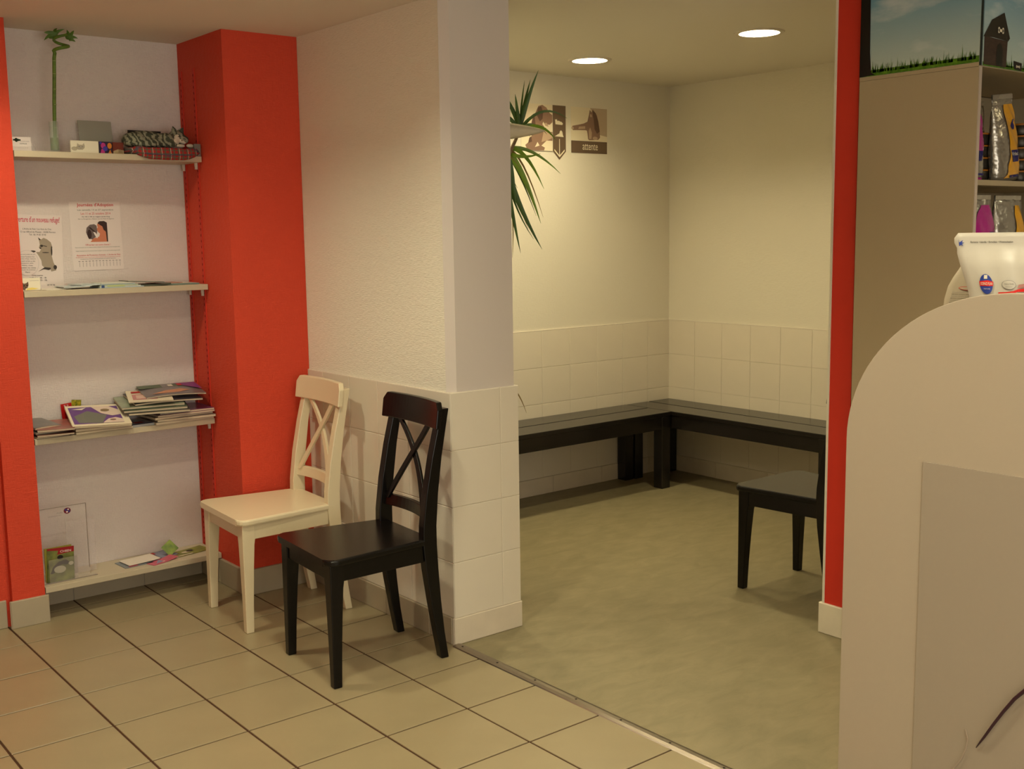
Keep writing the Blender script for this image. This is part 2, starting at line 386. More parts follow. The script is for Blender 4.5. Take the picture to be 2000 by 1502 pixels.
def make_chair(label, m, loc, rotz, group=None):
    """front of the seat towards local -y, origin on the floor under the middle of the front edge"""
    t = thing('dining_chair', label, 'chair', loc, rotz, group)
    # seat
    pts = []
    for (cx_, cy_, a0, r) in ((-.187, .028, PI, .04), (.187, .028, 1.5 * PI, .04)):
        for k in range(6):
            a = a0 + k * PI / 10; pts.append((cx_ + r * math.cos(a), cy_ + r * math.sin(a)))
    pts += [(.186, .385), (.146, .392), (.146, .425), (-.146, .425), (-.146, .392), (-.186, .385)]
    smo = obj('seat', prism(BM(), pts, .432, .456, bev=.007), m, t)
    # apron boards
    def apr(bm): bevmod(obj('apron', bm, m, t), .002)
    apr(bx(-.165, .165, .012, .030, .375, .432))
    for s in (-1, 1):
        bm = BM(); prism(bm, [(s * .206, .04), (s * .178, .385), (s * .160, .385), (s * .188, .04)], .372, .432); apr(bm)
    apr(bx(-.145, .145, .395, .413, .375, .430))
    # front legs, square and tapering on the inner faces
    for s in (-1, 1):
        bm = BM(); prev = None
        for z, wd in ((0, .031), (.12, .035), (.26, .042), (.35, .048), (.375, .052), (.432, .052)):
            r = [bm.verts.new(p) for p in ((s * .208, .006, z), (s * (.208 - wd), .006, z), (s * (.208 - wd), .006 + wd, z), (s * .208, .006 + wd, z))]
            if prev:
                for k in range(4): bm.faces.new((prev[k], prev[(k + 1) % 4], r[(k + 1) % 4], r[k]))
            else: bm.faces.new(r[::-1])
            prev = r
        bm.faces.new(prev); bevmod(obj('leg', bm, m, t), .003)
    # rear legs running up into the back posts
    ctr = [(.462, 0, .030), (.445, .1, .034), (.429, .22, .042), (.416, .34, .052), (.410, .43, .056), (.411, .50, .054), (.424, .62, .048), (.446, .75, .040), (.476, .885, .032), (.484, .92, .030)]
    for s in (-1, 1):
        side = [(y - wd / 2, z) for y, z, wd in ctr] + [(y + wd / 2, z) for y, z, wd in ctr[::-1]]
        bevmod(obj('leg', prism(BM(), side, s * .185, s * .147, 'x'), m, t), .003)
    # backrest: broad top rail in front of the posts, lower rail and crossed slats between them
    bevmod(obj('backrest', curved_board(BM(), .204, .850, .945, .432, .022, .022, .026, 20), m, t), .004)
    bevmod(obj('lower_rail', curved_board(BM(), .149, .520, .562, .402, .018, .022), m, t), .002)
    for s in (-1, 1):
        bm = BM(); prev = None; n = 14
        for i in range(n + 1):
            u = i / n; z = .548 + .325 * u; x = s * (.138 - .262 * u) + s * .016 * math.sin(PI * u)
            yc = .400 + (z - .52) * .135 + .022 * (1 - (x / .149) ** 2) + (.003 if s > 0 else -.004) * math.sin(PI * u) + .004
            r = [bm.verts.new((x + dx, yc + dy, z)) for dx, dy in ((-.0155, -.0055), (.0155, -.0055), (.0155, .0055), (-.0155, .0055))]
            if prev:
                for k in range(4): bm.faces.new((prev[k], prev[(k + 1) % 4], r[(k + 1) % 4], r[k]))
            else: bm.faces.new(r[::-1])
            prev = r
        bm.faces.new(prev); bevmod(obj('cross_slat', bm, m, t), .002)
    return t
R_ = math.radians
make_chair('black wooden chair with crossed back standing against the tiled pillar wall', BLK, (.687, -.958, 0), R_(-94.5))
make_chair('cream white wooden chair with crossed back beside the orange-red column', WHT, (.697, -.262, 0), R_(-93.5))
make_chair('black wooden chair in the waiting room half hidden by the red divider wall', BLK, (2.770, -1.345, 0), R_(180))

# ---------------------------------------------------------------- benches
BEN = mat('black_bench_lacquer', (.10, .085, .075), .22, .6, var=.3, vscale=10, stretch=(8, 1, 1))
def bench(label, x, y, rotz, L=1.5):
    """local: length +x, depth from y=0 (front) to y=.385, top at .465"""
    t = thing('bench', label, 'bench', (x, y, 0), rotz, 'black waiting room benches')
    bevmod(obj('seat_plank', bx(0, L, 0, .187, .440, .465), BEN, t), .003)
    bevmod(obj('seat_plank', bx(0, L, .198, .385, .440, .465), BEN, t), .003)
    obj('gap_shade_strip', bx(.0305, L - .0305, .172, .213, .412, .4395), BEN, t)  # strip added beneath the plank gap so that it stays dark
    bevmod(obj('apron', bx(.07, L - .07, .006, .026, .362, .439), BEN, t), .002)
    bevmod(obj('apron', bx(.07, L - .07, .359, .379, .362, .439), BEN, t), .002)
    for a in (.008, L - .028): bevmod(obj('apron', bx(a, a + .02, .07, .315, .362, .439), BEN, t), .002)
    for a in (.003, L - .073):
        for b in (.003, .312): bevmod(obj('leg', bx(a, a + .07, b, b + .07, 0, .439), BEN, t), .003)
    return t
bench('black two-plank bench along the wall under the animal posters', 2.263, .158, 0)
bench('black two-plank bench along the far right wall into the corner', 3.766, .538, R_(-90))

# ---------------------------------------------------------------- niche shelves
def perforated_track(y, label):
    t = thing('shelf_upright', label, 'shelf support', (.905, y, 0), 0, 'perforated uprights on the column side')
    obj('rail', bx(-.004, -.0002, -.011, .011, .125, 2.25), RED2, t)
    bm = BM()
    for k in range(84): box(bm, -.0046, -.0038, -.0022, .0022, .14 + k * .025, .150 + k * .025)
    s = obj('slot_row', bm, mat('slot_shadow', (.42, .10, .06), .9, .1), t); s['kind'] = 'stuff'
perforated_track(.388, 'orange painted perforated upright on the column side, deeper in the niche')
perforated_track(.255, 'orange painted perforated upright on the column side, nearer the room')
ZS = [1.878, 1.336, .749, .140]
SHL = ['cream wall shelf at head height with bamboo and plush cat, topmost of four', 'cream wall shelf below the two posters, second from the top', 'cream wall shelf loaded with magazines, third from the top', 'cream wall shelf just above the floor, lowest of four']
for z, lb in zip(ZS, SHL):
    t = thing('wall_shelf', lb, 'shelf', (0, 0, z), 0, 'shelves in the niche')
    bevmod(obj('board', bx(.143, .9005, .208, .418, -.024, 0), SHELF, t), .0015)
    for yy in (.255, .388):
        bx_ = BM(); box(bx_, .888, .8995, yy - .004, yy + .004, -.040, -.0245); box(bx_, .889, .8995, yy - .003, yy + .003, -.052, -.040)
        obj('bracket', bx_, TRIM, t)
t = D.objects['wall_shelf']
obj('end_bracket', bx(.872, .900, .212, .224, .001, .052), mat('grey_bracket', (.5, .5, .46), .4, .4, metal=.5), t)

# ---------------------------------------------------------------- shelf 1 items
Z1, Z2, Z3, Z4 = [z + .0005 for z in ZS]
# business card holder
t = thing('card_holder', 'clear holder with white business cards at the left end of top shelf', 'card holder', (.152, .27, Z1), R_(-2))
for a in (bx(0, .086, 0, .002, 0, .022), bx(0, .086, .014, .016, 0, .03), bx(0, .086, .002, .014, 0, .002)): obj('holder', a, ACRYL, t)
cd = obj('card', bx(.002, .074, .004, .010, .004, .056), PAPER, t)
F = frame((.002, .0038, .004), (1, 0, 0), (0, 0, 1))
flat('logo', [ell(.020, .040, .012, .005), ell(.018, .040, .006, .008), rect(.006, .037, .034, .043)], pr('logo_green', .12, .2, .1), F, cd)
text('VETERINAIRE', .030, .034, .036, .003, GREYINK, F, cd); text('DOMALISE', .030, .024, .026, .005, INK, F, cd); text('sur rendez-vous 02 99', .010, .009, .05, .003, GREYINK, F, cd)
# lucky bamboo in a glass vase
t = thing('lucky_bamboo', 'tall green lucky bamboo with curled top in narrow glass vase', 'plant', (.325, .30, Z1))
smooth(obj('vase', lathe(BM(), [(.0155, 0), (.0175, .004), (.0175, .125), (.0165, .125), (.0160, .012), (.001, .010)], 24, close=False), GLASS, t))
smooth(obj('water', lathe(BM(), [(.001, .0125), (.0150, .0125), (.0150, .060), (.001, .060)], 20, close=False), mat('green_water', (.42, .55, .12), .05, .5, alpha=.55), t))
STEM = mat('bamboo_green', (.36, .47, .16), .45, .4, var=.3, vscale=20, stretch=(1, 1, 3))
pts = [(.002, 0, .014), (.004, 0, .10), (.009, 0, .20), (.016, 0, .30), (.020, 0, .370), (.024, 0, .392)]
for k in range(0, 31):
    a = -.5 * PI + k / 30 * 2 * PI * 1.45; rr = .030 - .007 * k / 30
    pts.append((.050 + rr * math.sin(a), -.026 * math.cos(a), .400 + .066 * (k / 30)))
st = smooth(obj('stem', tube(BM(), pts, [.0070] * 6 + [.0068 - .0018 * k / 30 for k in range(31)], 10), STEM, t))
bm = BM()
for z in (.10, .19, .25, .31, .36): tube(bm, [(.0005 + z * .053, 0, z - .001), (.0005 + z * .053, 0, z + .001)], .0078, 12)
obj('node_ring', bm, mat('bamboo_node', (.62, .66, .42), .5, .3), st)
LEAF = mat('bamboo_leaf', (.32, .44, .16), .5, .4, var=.25, vscale=30)
def leaf(name, p0, p1, p2, wd, m, parent, n=8, twist=0, side=None, fold=.25):
    """long leaf: quadratic spine with a folded blade"""
    p0, p1, p2 = Vector(p0), Vector(p1), Vector(p2); bm = BM(); prev = None
    for i in range(n + 1):
        u = i / n; p = p0 * (1 - u) ** 2 + p1 * 2 * u * (1 - u) + p2 * u * u
        tg = ((p1 - p0) * (1 - u) + (p2 - p1) * u).normalized()
        sd = tg.cross(side or Vector((.62, .77, .1)))
        if sd.length < .05: sd = tg.cross(Vector((0, 0, 1)))
        sd.normalize(); nm = sd.cross(tg)
        ww = wd * (.35 + .65 * min(1, u * 4)) * (1 - u ** 2.2) ** .9 * .62 + .0004
        q = [bm.verts.new(p + sd * ww + nm * ww * fold), bm.verts.new(p), bm.verts.new(p - sd * ww + nm * ww * fold)]
        if prev:
            for k in (0, 1): bm.faces.new((prev[k], prev[k + 1], q[k + 1], q[k]))
        prev = q
    return smooth(obj(name, bm, m, parent))
e1 = (.036, -.012, .462); e2 = (.078, -.004, .448)
for b, c_, d_ in ((e1, (.020, 0, .470), (.062, -.02, .484)), (e1, (.010, 0, .468), (-.014, 0, .436)), (e1, (.005, 0, .470), (-.012, 0, .466)), (e1, (.018, 0, .452), (.002, -.01, .444)),
                 (e1, (.020, 0, .475), (.030, -.03, .482)), (e2, (.085, 0, .468), (.070, -.02, .482)), (e2, (.092, 0, .470), (.098, -.02, .482)), (e2, (.090, 0, .466), (.118, 0, .456)), (e2, (.088, 0, .455), (.108, 0, .442)), (e2, (.075, 0, .465), (.066, 0, .462))):
    leaf('leaf', b, c_, d_, .014, LEAF, t)
# grey folder leaning on the wall, postcards, leaflets
t = thing('grey_folder', 'plain silver grey folder leaning on the wall behind the postcards', 'folder', (.452, .370, Z1), 0)
o = bevmod(obj('cover', bx(0, .140, 0, .006, 0, .146), mat('silver_grey_card', (.60, .60, .55), .35, .5), t), .001); o.rotation_euler = (R_(-9), 0, R_(3))
o2 = flat('emblem', [ell(.020, .030, .010, .010, 14), rect(.012, .018, .032, .030)], pr('maroon_print', .40, .05, .12), frame((0, -.0004, 0), (1, 0, 0), (0, 0, 1)), o)
t = thing('postcard_stack', 'cream postcards with a faint cat drawing standing on top shelf', 'postcards', (.375, .262, Z1), R_(-1))
for k in range(3): bevmod(obj('postcard', bx(0, .110, k * .004, k * .004 + .0025, 0, .050 - .001 * k), mat('cream_card', (.90, .87, .78), .6, .2), t), .0004)
F = frame((0, 0, 0), (1, 0, 0), (0, 0, 1)); c0 = t.children[0]
flat('cat_drawing', [[(.018, .022), (.024, .028), (.026, .040), (.033, .034), (.046, .034), (.052, .041), (.055, .030), (.054, .022), (.046, .014), (.030, .014)], ell(.014, .018, .012, .008)], mat('pencil_grey', (.70, .66, .57), .7, .1), F, c0)
flat('eye_marks', [ell(.033, .026, .004, .002), ell(.045, .026, .004, .002), ell(.039, .020, .002, .0015), rect(.026, .0145, .036, .0155)], GREYINK, F, c0, .0008)
t = thing('flyer_stack', 'colourful pink and blue flyers standing beside the cream postcards', 'flyers', (.490, .266, Z1), R_(2))
fb = obj('flyer', bx(0, .052, 0, .010, 0, .050), pr('flyer_dark', .16, .12, .22), t)
F = frame((0, 0, 0), (1, 0, 0), (0, 0, 1))
flat('print', [ell(.016, .034, .010, .012), [(.004, .004), (.022, .004), (.020, .022), (.008, .020)]], pr('flyer_pink', .72, .20, .48), F, fb)
flat('print', [ell(.024, .022, .010, .010), rect(.002, .040, .010, .049)], pr('flyer_blue', .25, .22, .60), F, fb, .0006)
flat('print', [ell(.042, .034, .009, .012), [(.034, .002), (.050, .002), (.044, .020)]], pr('flyer_orange', .80, .48, .16), F, fb, .0008)
t = thing('card_box', 'small red-brown box of cards left of the plush cat', 'box', (.548, .272, Z1), R_(1))
fb = bevmod(obj('box_body', bx(0, .044, 0, .030, 0, .050), pr('red_brown_card', .42, .16, .10), t), .001)
flat('print', [[(0, 0), (.044, 0), (.044, .018), (.02, .022), (0, .014)], ell(.03, .012, .01, .007)], pr('box_cream', .68, .60, .45), frame((0, 0, 0), (1, 0, 0), (0, 0, 1)), fb)
t = thing('black_booklet', 'dark booklet with red lettering standing behind the plush cat', 'booklet', (.660, .395, Z1), R_(0))
fb = bevmod(obj('cover', bx(0, .143, 0, .008, 0, .114), pr('near_black_cover', .10, .10, .08), t), .001); F = frame((0, 0, 0), (1, 0, 0), (0, 0, 1))
text('URGENCES', .045, .094, .055, .009, pr('dull_red_print', .55, .15, .12), F, fb); flat('stripe', [rect(.004, .086, .139, .0875)], GREENINK, F, fb)
# tartan cushion with the sleeping plush cat
def tartan():
    m = D.materials.new('red_tartan'); m.use_nodes = True; nt = m.node_tree; b = nt.nodes['Principled BSDF']; b.inputs['Roughness'].default_value = .9
    tc = nt.nodes.new('ShaderNodeTexCoord'); sp = nt.nodes.new('ShaderNodeSeparateXYZ'); nt.links.new(tc.outputs['Object'], sp.inputs[0]); prev = None
    for ax, f, thr, colr in ((0, 330, .55, (.05, .10, .06)), (2, 420, .6, (.05, .10, .06)), (0, 165, .985, (.62, .55, .42)), (1, 330, .6, (.04, .06, .10))):
        mu = nt.nodes.new('ShaderNodeMath'); mu.operation = 'MULTIPLY'; mu.inputs[1].default_value = f; nt.links.new(sp.outputs[ax], mu.inputs[0])
        si = nt.nodes.new('ShaderNodeMath'); si.operation = 'SINE'; nt.links.new(mu.outputs[0], si.inputs[0])
        gt = nt.nodes.new('ShaderNodeMath'); gt.operation = 'GREATER_THAN'; gt.inputs[1].default_value = thr; nt.links.new(si.outputs[0], gt.inputs[0])
        ml = nt.nodes.new('ShaderNodeMath'); ml.operation = 'MULTIPLY'; ml.inputs[1].default_value = .75; nt.links.new(gt.outputs[0], ml.inputs[0])
        mx = nt.nodes.new('ShaderNodeMix'); mx.data_type = 'RGBA'; nt.links.new(ml.outputs[0], mx.inputs[0])
        if prev: nt.links.new(prev, mx.inputs[6])
        else: mx.inputs[6].default_value = (*lin((.60, .10, .10)), 1)
        mx.inputs[7].default_value = (*colr, 1); prev = mx.outputs[2]
    nt.links.new(prev, b.inputs['Base Color']); return m
def blobs(name, els, vox, m, parent, sub=0):
    """ellipsoids fused into one smooth skin: (centre, radii, rotation z, rotation y)"""
    bm = BM()
    for c_, r3, rz, ry in els:
        g = bmesh.ops.create_icosphere(bm, subdivisions=3, radius=1)
        mm = Matrix.Translation(c_) @ Matrix.Rotation(rz, 4, 'Z') @ Matrix.Rotation(ry, 4, 'Y') @ Matrix.Diagonal((*r3, 1))
        bmesh.ops.transform(bm, matrix=mm, verts=g['verts'])
    o = obj(name, bm, m, parent)
    r = o.modifiers.new('remesh', 'REMESH'); r.mode = 'VOXEL'; r.voxel_size = vox; r.use_smooth_shade = True
    s = o.modifiers.new('smooth', 'SMOOTH'); s.iterations = 4
    return o
t = thing('tartan_cushion', 'red tartan cushion on the right end of the top shelf', 'cushion', (.747, .268, Z1))
bm = BM(); N = 28; rings = []
for fz, fr in ((0, .90), (.003, .96), (.012, 1.0), (.024, .985), (.031, .93), (.034, .80)):
    rings.append([bm.verts.new((.151 * fr * (abs(math.cos(a)) ** .45) * (1 if math.cos(a) > 0 else -1), .088 * fr * (abs(math.sin(a)) ** .45) * (1 if math.sin(a) > 0 else -1), fz + .002 * math.sin(a * 7) * (fz > .005) - (.016 * (fz < .025) + .005) * max(0, -math.sin(a) - .62) / .38 * (1 + .0 * a))) for a in [2 * PI * k / N for k in range(N)]])
for q, s in zip(rings, rings[1:]):
    for k in range(N): bm.faces.new((q[k], q[(k + 1) % N], s[(k + 1) % N], s[k]))
bm.faces.new(rings[0][::-1]); bm.faces.new(rings[-1]); smooth(obj('pad', bm, tartan(), t))
bm = BM(); tube(bm, [(.152 * (abs(math.cos(a)) ** .45) * (1 if math.cos(a) > 0 else -1), .089 * (abs(math.sin(a)) ** .45) * (1 if math.sin(a) > 0 else -1), .013 - .013 * max(0, -math.sin(a) - .62) / .38) for a in [2 * PI * k / 40 for k in range(41)]], .003, 6)
obj('piping', bm, D.materials['red_tartan'], t)
def tabby():
    m = mat('tabby_fur', (.42, .43, .38), .95, .1); nt = m.node_tree; b = nt.nodes['Principled BSDF']
    tc = nt.nodes.new('ShaderNodeTexCoord'); wv = nt.nodes.new('ShaderNodeTexWave'); wv.inputs['Scale'].default_value = 16; wv.inputs['Distortion'].default_value = 9; wv.inputs['Detail'].default_value = 3; wv.inputs['Detail Scale'].default_value = 2
    mp = nt.nodes.new('ShaderNodeMapping'); mp.inputs['Rotation'].default_value = (0, .5, .3); nt.links.new(tc.outputs['Object'], mp.inputs[0]); nt.links.new(mp.outputs[0], wv.inputs[0])
    cr = nt.nodes.new('ShaderNodeValToRGB'); cr.color_ramp.elements[0].color = (*lin((.29, .30, .25)), 1); cr.color_ramp.elements[1].color = (*lin((.56, .56, .48)), 1)
    cr.color_ramp.elements[0].position = .35; cr.color_ramp.elements[1].position = .6
    nt.links.new(wv.outputs[0], cr.inputs[0]); nt.links.new(cr.outputs[0], b.inputs['Base Color'])
    no = nt.nodes.new('ShaderNodeTexNoise'); no.inputs['Scale'].default_value = 350; bp = nt.nodes.new('ShaderNodeBump'); bp.inputs['Strength'].default_value = .8; bp.inputs['Distance'].default_value = .003
    nt.links.new(tc.outputs['Object'], no.inputs[0]); nt.links.new(no.outputs[0], bp.inputs['Height']); nt.links.new(bp.outputs[0], b.inputs['Normal']); return m
TAB = tabby(); WF = mat('white_fur', (.80, .76, .68), .95, .1, bump=.6, bscale=300)
t = thing('plush_cat', 'grey tabby plush cat with white face asleep on the tartan cushion', 'toy', (.733, .275, Z1 + .0325)); t.scale = (1.10, 1.10, 1.12)
body = blobs('body', [((-.040, .012, .030), (.082, .050, .034), 0, 0), ((-.085, .0, .026), (.046, .050, .030), 0, 0), ((.035, .0, .028), (.042, .044, .030), .2, 0),
                      ((-.020, -.038, .016), (.062, .016, .016), .12, 0), ((.035, -.040, .013), (.030, .014, .012), -.1, 0), ((-.112, -.02, .014), (.02, .03, .014), 0, 0), ((-.06, -.052, .010), (.055, .010, .010), -.1, 0)], .004, TAB, t)
hd = blobs('head', [((.082, -.006, .040), (.036, .030, .027), -.2, .35), ((.100, -.022, .033), (.020, .018, .016), 0, 0)], .0035, TAB, t)
blobs('muzzle', [((.090, -.030, .026), (.016, .010, .009), -.2, .5), ((.071, -.028, .038), (.013, .009, .016), 0, .5), ((.060, -.030, .022), (.018, .012, .015), 0, 0)], .003, WF, hd)
for p, q in (((.070, -.010, .061), (.064, -.010, .083)), ((.096, -.004, .062), (.107, -.006, .080))):
    bm = BM(); tube(bm, [p, ((p[0] + q[0]) / 2, p[1], (p[2] + q[2]) / 2), q], [.014, .009, .001], 8); smooth(obj('ear', bm, TAB, hd))
blobs('paw', [((.116, -.040, .010), (.016, .011, .008), .2, 0)], .003, WF, t); blobs('paw', [((.075, -.050, .008), (.018, .010, .007), 0, 0)], .003, WF, t)
bm = BM(); tube(bm, [(.072, -.036, .044), (.077, -.038, .042), (.082, -.039, .0425)], .0012, 5); tube(bm, [(.092, -.040, .037), (.097, -.040, .034), (.102, -.039, .034)], .0012, 5); obj('closed_eyes', bm, INK, hd)
bm = BM(); tube(bm, [(.084, -.040, .030), (.087, -.0405, .029)], .0022, 6); obj('nose', bm, pr('plush_nose', .45, .25, .22), hd)

# ---------------------------------------------------------------- posters in the niche
def sheet(name, label, cat, o, ux, uy, w_, h_, m=PAPER, th=.001, group=None):
    t = obj(name, bx(0, w_, 0, h_, 0, th), m); t.matrix_world = frame(o, ux, uy); tag(t, label, cat, group)
    return t, Matrix.Translation((0, 0, th))
t, F = sheet('poster', 'white adoption days poster with red heading, the right one in the niche', 'poster', (.404, .419, 1.405), (1, 0, .01), (0, 0, 1), .212, .286)
SKIN = pr('print_skin', .78, .48, .36); BRN = pr('print_dark_brown', .22, .15, .14); GRY = pr('print_grey_brown', .42, .37, .36); WHP = pr('print_white', .9, .87, .85)
text("Journées d'Adoption", .108, .262, .152, .018, REDINK, F, t, 'CENTER', bold=.01)
text("Les samedis 13 et 27 septembre", .108, .246, .150, .0095, GREENINK, F, t, 'CENTER')
text("Les 11 et 25 octobre 2014", .108, .232, .124, .0095, REDINK, F, t, 'CENTER')
text("De 10h à 18h au magasin Jardin Dog", .108, .220, .116, .0055, INK, F, t, 'CENTER', bold=.015)
text("Zac La Rougeraie à Betton (sortie Saint Grégoire)", .108, .211, .150, .0055, INK, F, t, 'CENTER')
flat('printed_dog', [[(.062, .158), (.066, .178), (.080, .190), (.098, .192), (.108, .186), (.110, .165), (.104, .140), (.086, .128), (.070, .136)]], GRY, F, t, .0004)
flat('printed_dog_face', [[(.074, .178), (.082, .180), (.104, .158), (.098, .156)], ell(.076, .150, .009, .02)], BRN, F, t, .0008)
flat('printed_woman', [[(.110, .190), (.112, .178), (.108, .172), (.112, .160), (.120, .152), (.116, .140), (.090, .132), (.078, .118), (.150, .118), (.150, .180), (.140, .196), (.118, .200)]], SKIN, F, t, .0006)
flat('printed_hair', [[(.112, .196), (.120, .204), (.140, .205), (.152, .198), (.152, .118), (.147, .118), (.145, .160), (.136, .168), (.132, .182), (.120, .190)]], BRN, F, t, .001)
flat('printed_muzzle', [[(.092, .160), (.100, .158), (.112, .140), (.106, .132), (.098, .146)]], WHP, F, t, .0012)
text("Offrez-leur une autre chance !", .108, .103, .104, .007, REDINK, F, t, 'CENTER')
for k, (yy, x0, x1) in enumerate(((.093, .012, .200), (.078, .014, .200))):
    text("Venez rencontrer tous nos chiens et chats à adopter lors de cette journée exceptionnelle", x0, yy, x1 - x0, .005, GREENINK, F, t)
text("Association de Protection Animale - L'Arche de Noé", .016, .060, .184, .007, REDINK, F, t)
text("des bénévoles à votre écoute pour toute question avant un placement en famille", .012, .052, .188, .0045, REDINK, F, t)
text("renseignements et horaires des permanences sur le site de l'association", .030, .045, .150, .0045, INK, F, t)
bm_p = []
for k in range(13):
    x = .026 + k * .0142; bm_p += [rect(x - .004, .037, x + .004, .0395), rect(x + .0005, .014, x + .001, .035)] + [rect(x - .001, .0165 + q * .003, x + .0015, .0177 + q * .003) for q in range(6)]
flat('tear_off_tabs', bm_p, GREYINK, F, t)
t, F = sheet('poster', 'white new refuge poster with sitting kitten, left one cut by orange wall', 'poster', (.147, .419, 1.336), (1, 0, -.03), (0, 0, 1), .213, .305)
text("Ouverture d'un nouveau refuge!", .018, .268, .186, .030, mat('magenta_red_ink', (.76, .15, .30), .7, .1), F, t, bold=.006)
Fk = F @ Matrix.Translation((.034, .004, 0))
text("L'Arche de Noé / Les Amis du Chat", .024, .240, .112, .007, INK, Fk, t); text("12 rue Alfred de Musset - 35000 Rennes", .014, .228, .138, .007, INK, Fk, t); text("Tel : 06 14 60 18 40", .048, .217, .066, .007, INK, Fk, t)
KT = pr('kitten_fur', .62, .57, .50); KD = pr('kitten_stripe', .25, .22, .20)
flat('printed_kitten', [[(.082, .210), (.092, .200), (.104, .208), (.118, .202), (.132, .190), (.138, .170), (.132, .150), (.136, .125), (.140, .108), (.146, .095), (.150, .075), (.130, .070), (.126, .085), (.118, .082), (.098, .078), (.104, .086), (.094, .095), (.092, .115), (.082, .135), (.072, .150), (.086, .150), (.092, .160), (.084, .168), (.088, .180), (.086, .195)]], KT, Fk, t)
flat('printed_tail', [[(.078, .070), (.100, .080), (.120, .076), (.128, .080), (.128, .086), (.104, .088)]], KD, Fk, t, .0006)
flat('kitten_marks', [[(.082, .210), (.086, .198), (.094, .200)], ell(.095, .175, .006, .005), [(.100, .178), (.116, .174), (.116, .171), (.102, .174)], ell(.110, .148, .014, .002), ell(.060, .152, .011, .004), ell(.146, .088, .007, .009), ell(.090, .166, .004, .003), ell(.134, .155, .003, .02)], KD, Fk, t, .0008)
flat('bubble_outline', [ell(.036, .105, .046, .052, 32)], mat('pale_grey_ink', (.78, .75, .74), .7, .1), Fk, t, .001)
flat('bubble', [ell(.036, .105, .0445, .0505, 32)], PAPER, Fk, t, .0012)
for k, s in enumerate(("Nous avons le plaisir de vous", "annoncer l'ouverture d'un", "nouveau refuge, venez le", "découvrir et faire un don", "toujours utile", "chiens, chats", "attendent vos visites", "et un peu de tendresse", "Merci")):
    wd = (.062, .058, .066, .062, .048, .042, .066, .062, .018)[k]; text(s, .036, .137 - k * .009, wd, .0055, INK, Fk, t, 'CENTER', off=.0016)
text("Portes ouvertes", .052, .052, .044, .006, INK, Fk, t); text("Le Mardi de 14h - 18h", .044, .042, .066, .006, INK, Fk, t); text("Le Mercredi 10h - 18h", .042, .032, .070, .006, INK, Fk, t); text("09 99 99", .112, .012, .030, .006, INK, Fk, t)

# ---------------------------------------------------------------- shelf 2 items
t = thing('card_stand', 'small clear stand with kitten card in front of refuge poster', 'card', (.150, .272, Z2), R_(2))
obj('stand', bx(0, .078, 0, .0015, 0, .050), ACRYL, t); obj('stand_foot', bx(0, .078, .0016, .03, 0, .0015), ACRYL, t)
cd = obj('card', bx(.001, .073, -.0035, -.0005, .001, .050), mat('cream_card', (.9, .87, .78)), t); F = frame((0, -.0036, 0), (1, 0, 0), (0, 0, 1))
flat('printed_kitten', [[(.006, .004), (.004, .018), (.003, .034), (.010, .028), (.020, .030), (.027, .036), (.028, .022), (.024, .012), (.016, .008), (.014, .002)]], pr('kitten_brown', .42, .33, .26), F, cd)
flat('kitten_marks', [ell(.011, .020, .003, .002), ell(.022, .021, .003, .002), ell(.017, .013, .002, .0015), [(.003, .034), (.006, .028), (.010, .028)]], INK, F, cd, .0008)
flat('printed_swirl', [[(.018, .002), (.050, .004), (.066, .008), (.040, .012), (.022, .010)]], pr('pale_yellow_print', .88, .80, .45), F, cd)
text("merci de votre visite", .034, .038, .034, .003, GREYINK, F, cd)
def leaflet(label, x, y, z, rz, w_, d_, rgb, curl=0, rgb2=None, th=.002, group=None, tilt=(0, 0), prints=()):
    """single leaflet lying flat, a corner or edge curling up"""
    bm = BM(); n = 8; A, B = [], []
    for i in range(n + 1):
        u = i / n; zz = curl * max(0, (u - .35) / .65) ** 2
        A.append([bm.verts.new((w_ * u, v * d_, zz)) for v in (0, 1)]); B.append([bm.verts.new((w_ * u, v * d_, zz + th)) for v in (0, 1)])
    for i in range(n):
        bm.faces.new((A[i][0], A[i][1], A[i + 1][1], A[i + 1][0])); bm.faces.new((B[i][0], B[i + 1][0], B[i + 1][1], B[i][1]))
        bm.faces.new((A[i][0], A[i + 1][0], B[i + 1][0], B[i][0])); bm.faces.new((A[i][1], B[i][1], B[i + 1][1], A[i + 1][1]))
    bm.faces.new((A[0][0], B[0][0], B[0][1], A[0][1])); bm.faces.new((A[n][0], A[n][1], B[n][1], B[n][0]))
    o = obj('leaflet', bm, mat('leaflet_%02x%02x%02x' % tuple(int(v * 255) for v in rgb), rgb, .4, .4, var=.3 if rgb2 else 0, vscale=25, rgb2=rgb2)); o.location = (x, y, z); o.rotation_euler = (tilt[0], tilt[1], rz)
    tag(o, label, 'leaflet', group)
    for k, (poly, c_) in enumerate(prints):
        flat('print', [poly], pr('lp_%d%d%d' % tuple(int(v * 99) for v in c_), *c_), Matrix.Translation((0, 0, th)), o, .0004 + .0003 * k)
    return o
G2 = 'leaflets on the second shelf'
BLU, GRB, CRM = (.50, .60, .66), (.38, .46, .45), (.86, .83, .76)
leaflet('thin white leaflet nearest the kitten card on the second shelf', .232, .225, Z2, R_(4), .10, .15, CRM, .004, group=G2)
leaflet('pale blue leaflet with dark rim lying over the thin white one', .300, .228, Z2 + .007, R_(-3), .11, .14, (.74, .77, .76), .004, group=G2, th=.004, prints=((rect(.01, .01, .10, .02), (.4, .5, .5)),))
leaflet('grey-blue leaflet second from left of the raised booklet', .368, .222, Z2 + .013, R_(3), .085, .15, (.76, .79, .78), .001, group=G2, th=.004, prints=((rect(.005, .004, .06, .02), (.3, .36, .34)),))
t = thing('booklet_stack', 'low stack of blue and green booklets in middle of the second shelf', 'booklets', (.440, .216, Z2), R_(-2), G2)
